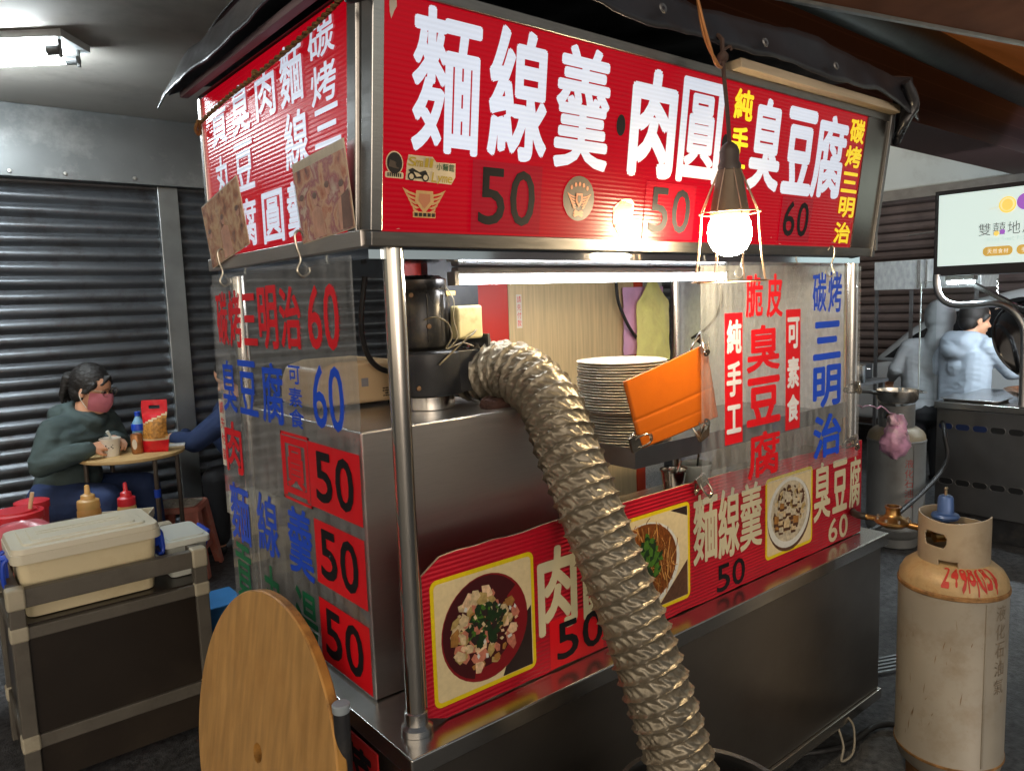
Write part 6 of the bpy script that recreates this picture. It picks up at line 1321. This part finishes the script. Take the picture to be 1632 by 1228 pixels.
def pot(x, y, z, r, h, label):
    t = thing('cooking_pot', label, 'pot', (x, y, z))
    b = MB(); b.lathe([(0, 0), (r*.96, 0), (r, .01), (r, h), (r*1.05, h+.004), (r*1.05, h+.008), (r*.96, h+.006), (r*.94, .01), (0, .008)], (x, y, z), n=36); b.build('pot_body', STEEL, t)
    for s in (-1, 1):
        b = MB(); c = V(x, y, z+h*.8); d_ = V(.777, -.63, 0)*s; e_ = V(.63, .777, 0); b.tube([c+d_*r-e_*.03, c+d_*(r+.03)-e_*.025, c+d_*(r+.03)+e_*.025, c+d_*r+e_*.03], .004, n=8, smooth=4); b.build('handle', STEEL, t)
pot(4.08, 1.50, .821, .095, .15, 'tall steel pot, left on the dark stand behind the cart end'); pot(4.26, 1.36, .821, .085, .11, 'short shiny steel pot, right on the dark stand')
b = MB(); b.box((4.38, 1.36, .821), (4.56, 1.56, .93)); tag(b.build('stove_box', BLACK, bevel=.01), 'dark box on the steel stand left of the hooded helper', 'box')
cnb = thing('storage_bin', 'pale upright bin behind the pots at the cart end', 'bin', (4.45, 1.75, 0))
b = MB(); rbox(b, 4.30, 4.62, 1.70, 1.95, 0, .92, .03); b.build('bin_body', mat('bin_cream', C(190, 180, 160), .5, 0, .1, 5), cnb); b = MB(); rbox(b, 4.285, 4.635, 1.685, 1.965, .92, .96, .035); b.build('lid', mat('bin_lid', C(170, 160, 140), .5), cnb)
b = MB(); bc = V(2.02, .085, .905); b.ball(bc, (.052, .045, .060), n=28); b.ball(bc+V(.012, 0, .05), (.036, .03, .045), n=20); b.ball(bc+V(-.02, .0, .075), (.022, .02, .03), n=14); b.tube([bc+V(-.02, 0, .10), (1.95, .10, 1.03), (1.83, .09, 1.05), (1.755, .085, 1.06)], .0022, n=6, smooth=4)
for v in b.v: v += V(.014*noise.noise(v*38)+.008*noise.noise(v*95), .014*noise.noise(v*36+V(5, 2, 1))+.008*noise.noise(v*90+V(1, 1, 1)), .014*noise.noise(v*34))
bgk = b.build('refuse_bag', mat('bag_mixed', C(186, 140, 172), .3, 0, .5, 18, bump=.5, bs=30, dirt=C(206, 200, 190), dscale=8, damt=.9), sm=60); tag(bgk, 'purple and white plastic bag hung at the right end of the cart', 'plastic bag')
# galvanised cabinet on legs
gc = thing('metal_cabinet', 'shiny galvanised cabinet on thin legs in front of the far shutter', 'cabinet', (5.7, 1.4, 0))
b = MB(); b.box((5.55, 1.05, 1.418), (5.9, 1.83, 1.643)); b.build('box_body', GALV, gc, bevel=.004)
b = MB(); b.box((5.535, 1.47, 1.424), (5.549, 1.492, 1.638)); b.box((5.535, 1.42, 1.424), (5.549, 1.432, 1.638)); b.build('door_edge', STEEL, gc)
for y in (1.07, 1.53, 1.80):
    b = MB(); b.box((5.55, y, 0), (5.572, y+.022, 1.417)); b.build('leg', DSTEEL, gc)
# parked car
car = thing('parked_car', 'pale car with dark windows parked before the far shutter', 'car', (6.3, .4, 0))
CP = mat('car_paint', C(196, 202, 206), .25, .2, .03, 3, coat=.6); CW = mat('car_window', (.012, .013, .015), .12, 0, .1, 3)
X0, X1 = 6.15, 7.2
kx = lambda P_: [(-1.074+(y+1.074)*1.085, z if z < .5 else 1.435+(z-1.435)*1.085) for y, z in P_]
low = [(2.55, .26), (2.62, .50), (2.45, .66), (1.98, .80), (1.75, .84), (-1.3, .86), (-1.55, .80), (-1.62, .40), (-1.55, .26)]
b = MB(); b.prism([(X0, y, z) for y, z in kx(low)], (X1-X0, 0, 0)); b.build('body', CP, car, bevel=.05, seg=4)
cab = [(1.92, .83), (1.62, 1.10), (1.30, 1.30), (.85, 1.40), (.2, 1.43), (-.7, 1.38), (-1.25, 1.10), (-1.45, .85)]
b = MB(); b.prism([(X0+.09, y, z) for y, z in kx(cab)], (X1-X0-.18, 0, 0)); b.build('cabin', CP, car, bevel=.06, seg=4)
win = [(1.80, .865), (1.56, 1.06), (1.27, 1.235), (.85, 1.335), (.45, 1.355), (.45, .865)]; win2 = [(.38, .865), (.38, 1.355), (-.6, 1.30), (-1.08, 1.06), (-1.2, .875)]
for wn in (win, win2):
    b = MB(); b.prism([(X0+.080, y, z) for y, z in kx(wn)], (.02, 0, 0)); b.build('window', CW, car)
for y in (1.75, -.95):
    for x in (X0+.02, X1-.20):
        b = MB(); b.lathe([(0, 0), (.20, 0), (.31, .01), (.32, .03), (.32, .15), (.31, .18), (0, .18)], (x, y, .32), n=40, ax=(1, 0, 0)); wh = b.build('wheel', BLACKR, car)
        b = MB(); b.lathe([(0, -.012), (.05, -.012), (.19, -.004), (.2, 0)], (x, y, .32), n=30, ax=(1, 0, 0)); b.build('rim', ALU, wh)
# folded umbrellas and cloth hanging on the far shutter rail
b = MB(); b.tube([(6.9, 2.15, 1.92), (6.9, .6, 2.02)], .008, n=8); tag(b.build('hanging_rail', ALU), 'thin metal rail in front of the far shutter', 'rail')
for i, (y, h, wd) in enumerate(((1.78, .42, .16), (1.52, .46, .20), (1.28, .44, .18))):
    b = MB(); n_ = 10; vs = []
    for j in range(9):
        for k in range(n_+1):
            s = k/n_*2-1; t_ = j/8; vs.append(V(6.88+.03*math.sin(k*2.2+i)*(.3+t_), y+s*wd*(.35+.65*t_)/1.6+.06*t_*(1 if i else -1), 1.97-h*t_))
    b.add(vs, [(j*(n_+1)+k, j*(n_+1)+k+1, (j+1)*(n_+1)+k+1, (j+1)*(n_+1)+k) for j in range(8) for k in range(n_)])
    tag(b.build('hanging_cloth', mat('cloth_dull', C((104, 96, 120)[i], (92, 86, 104)[i], (94, 92, 104)[i]), .85, 0, .25, 20)), ('left', 'middle', 'right')[i]+' of the dull cloths hanging from the rail before the far shutter', 'cloth', 'dull cloths on the rail')
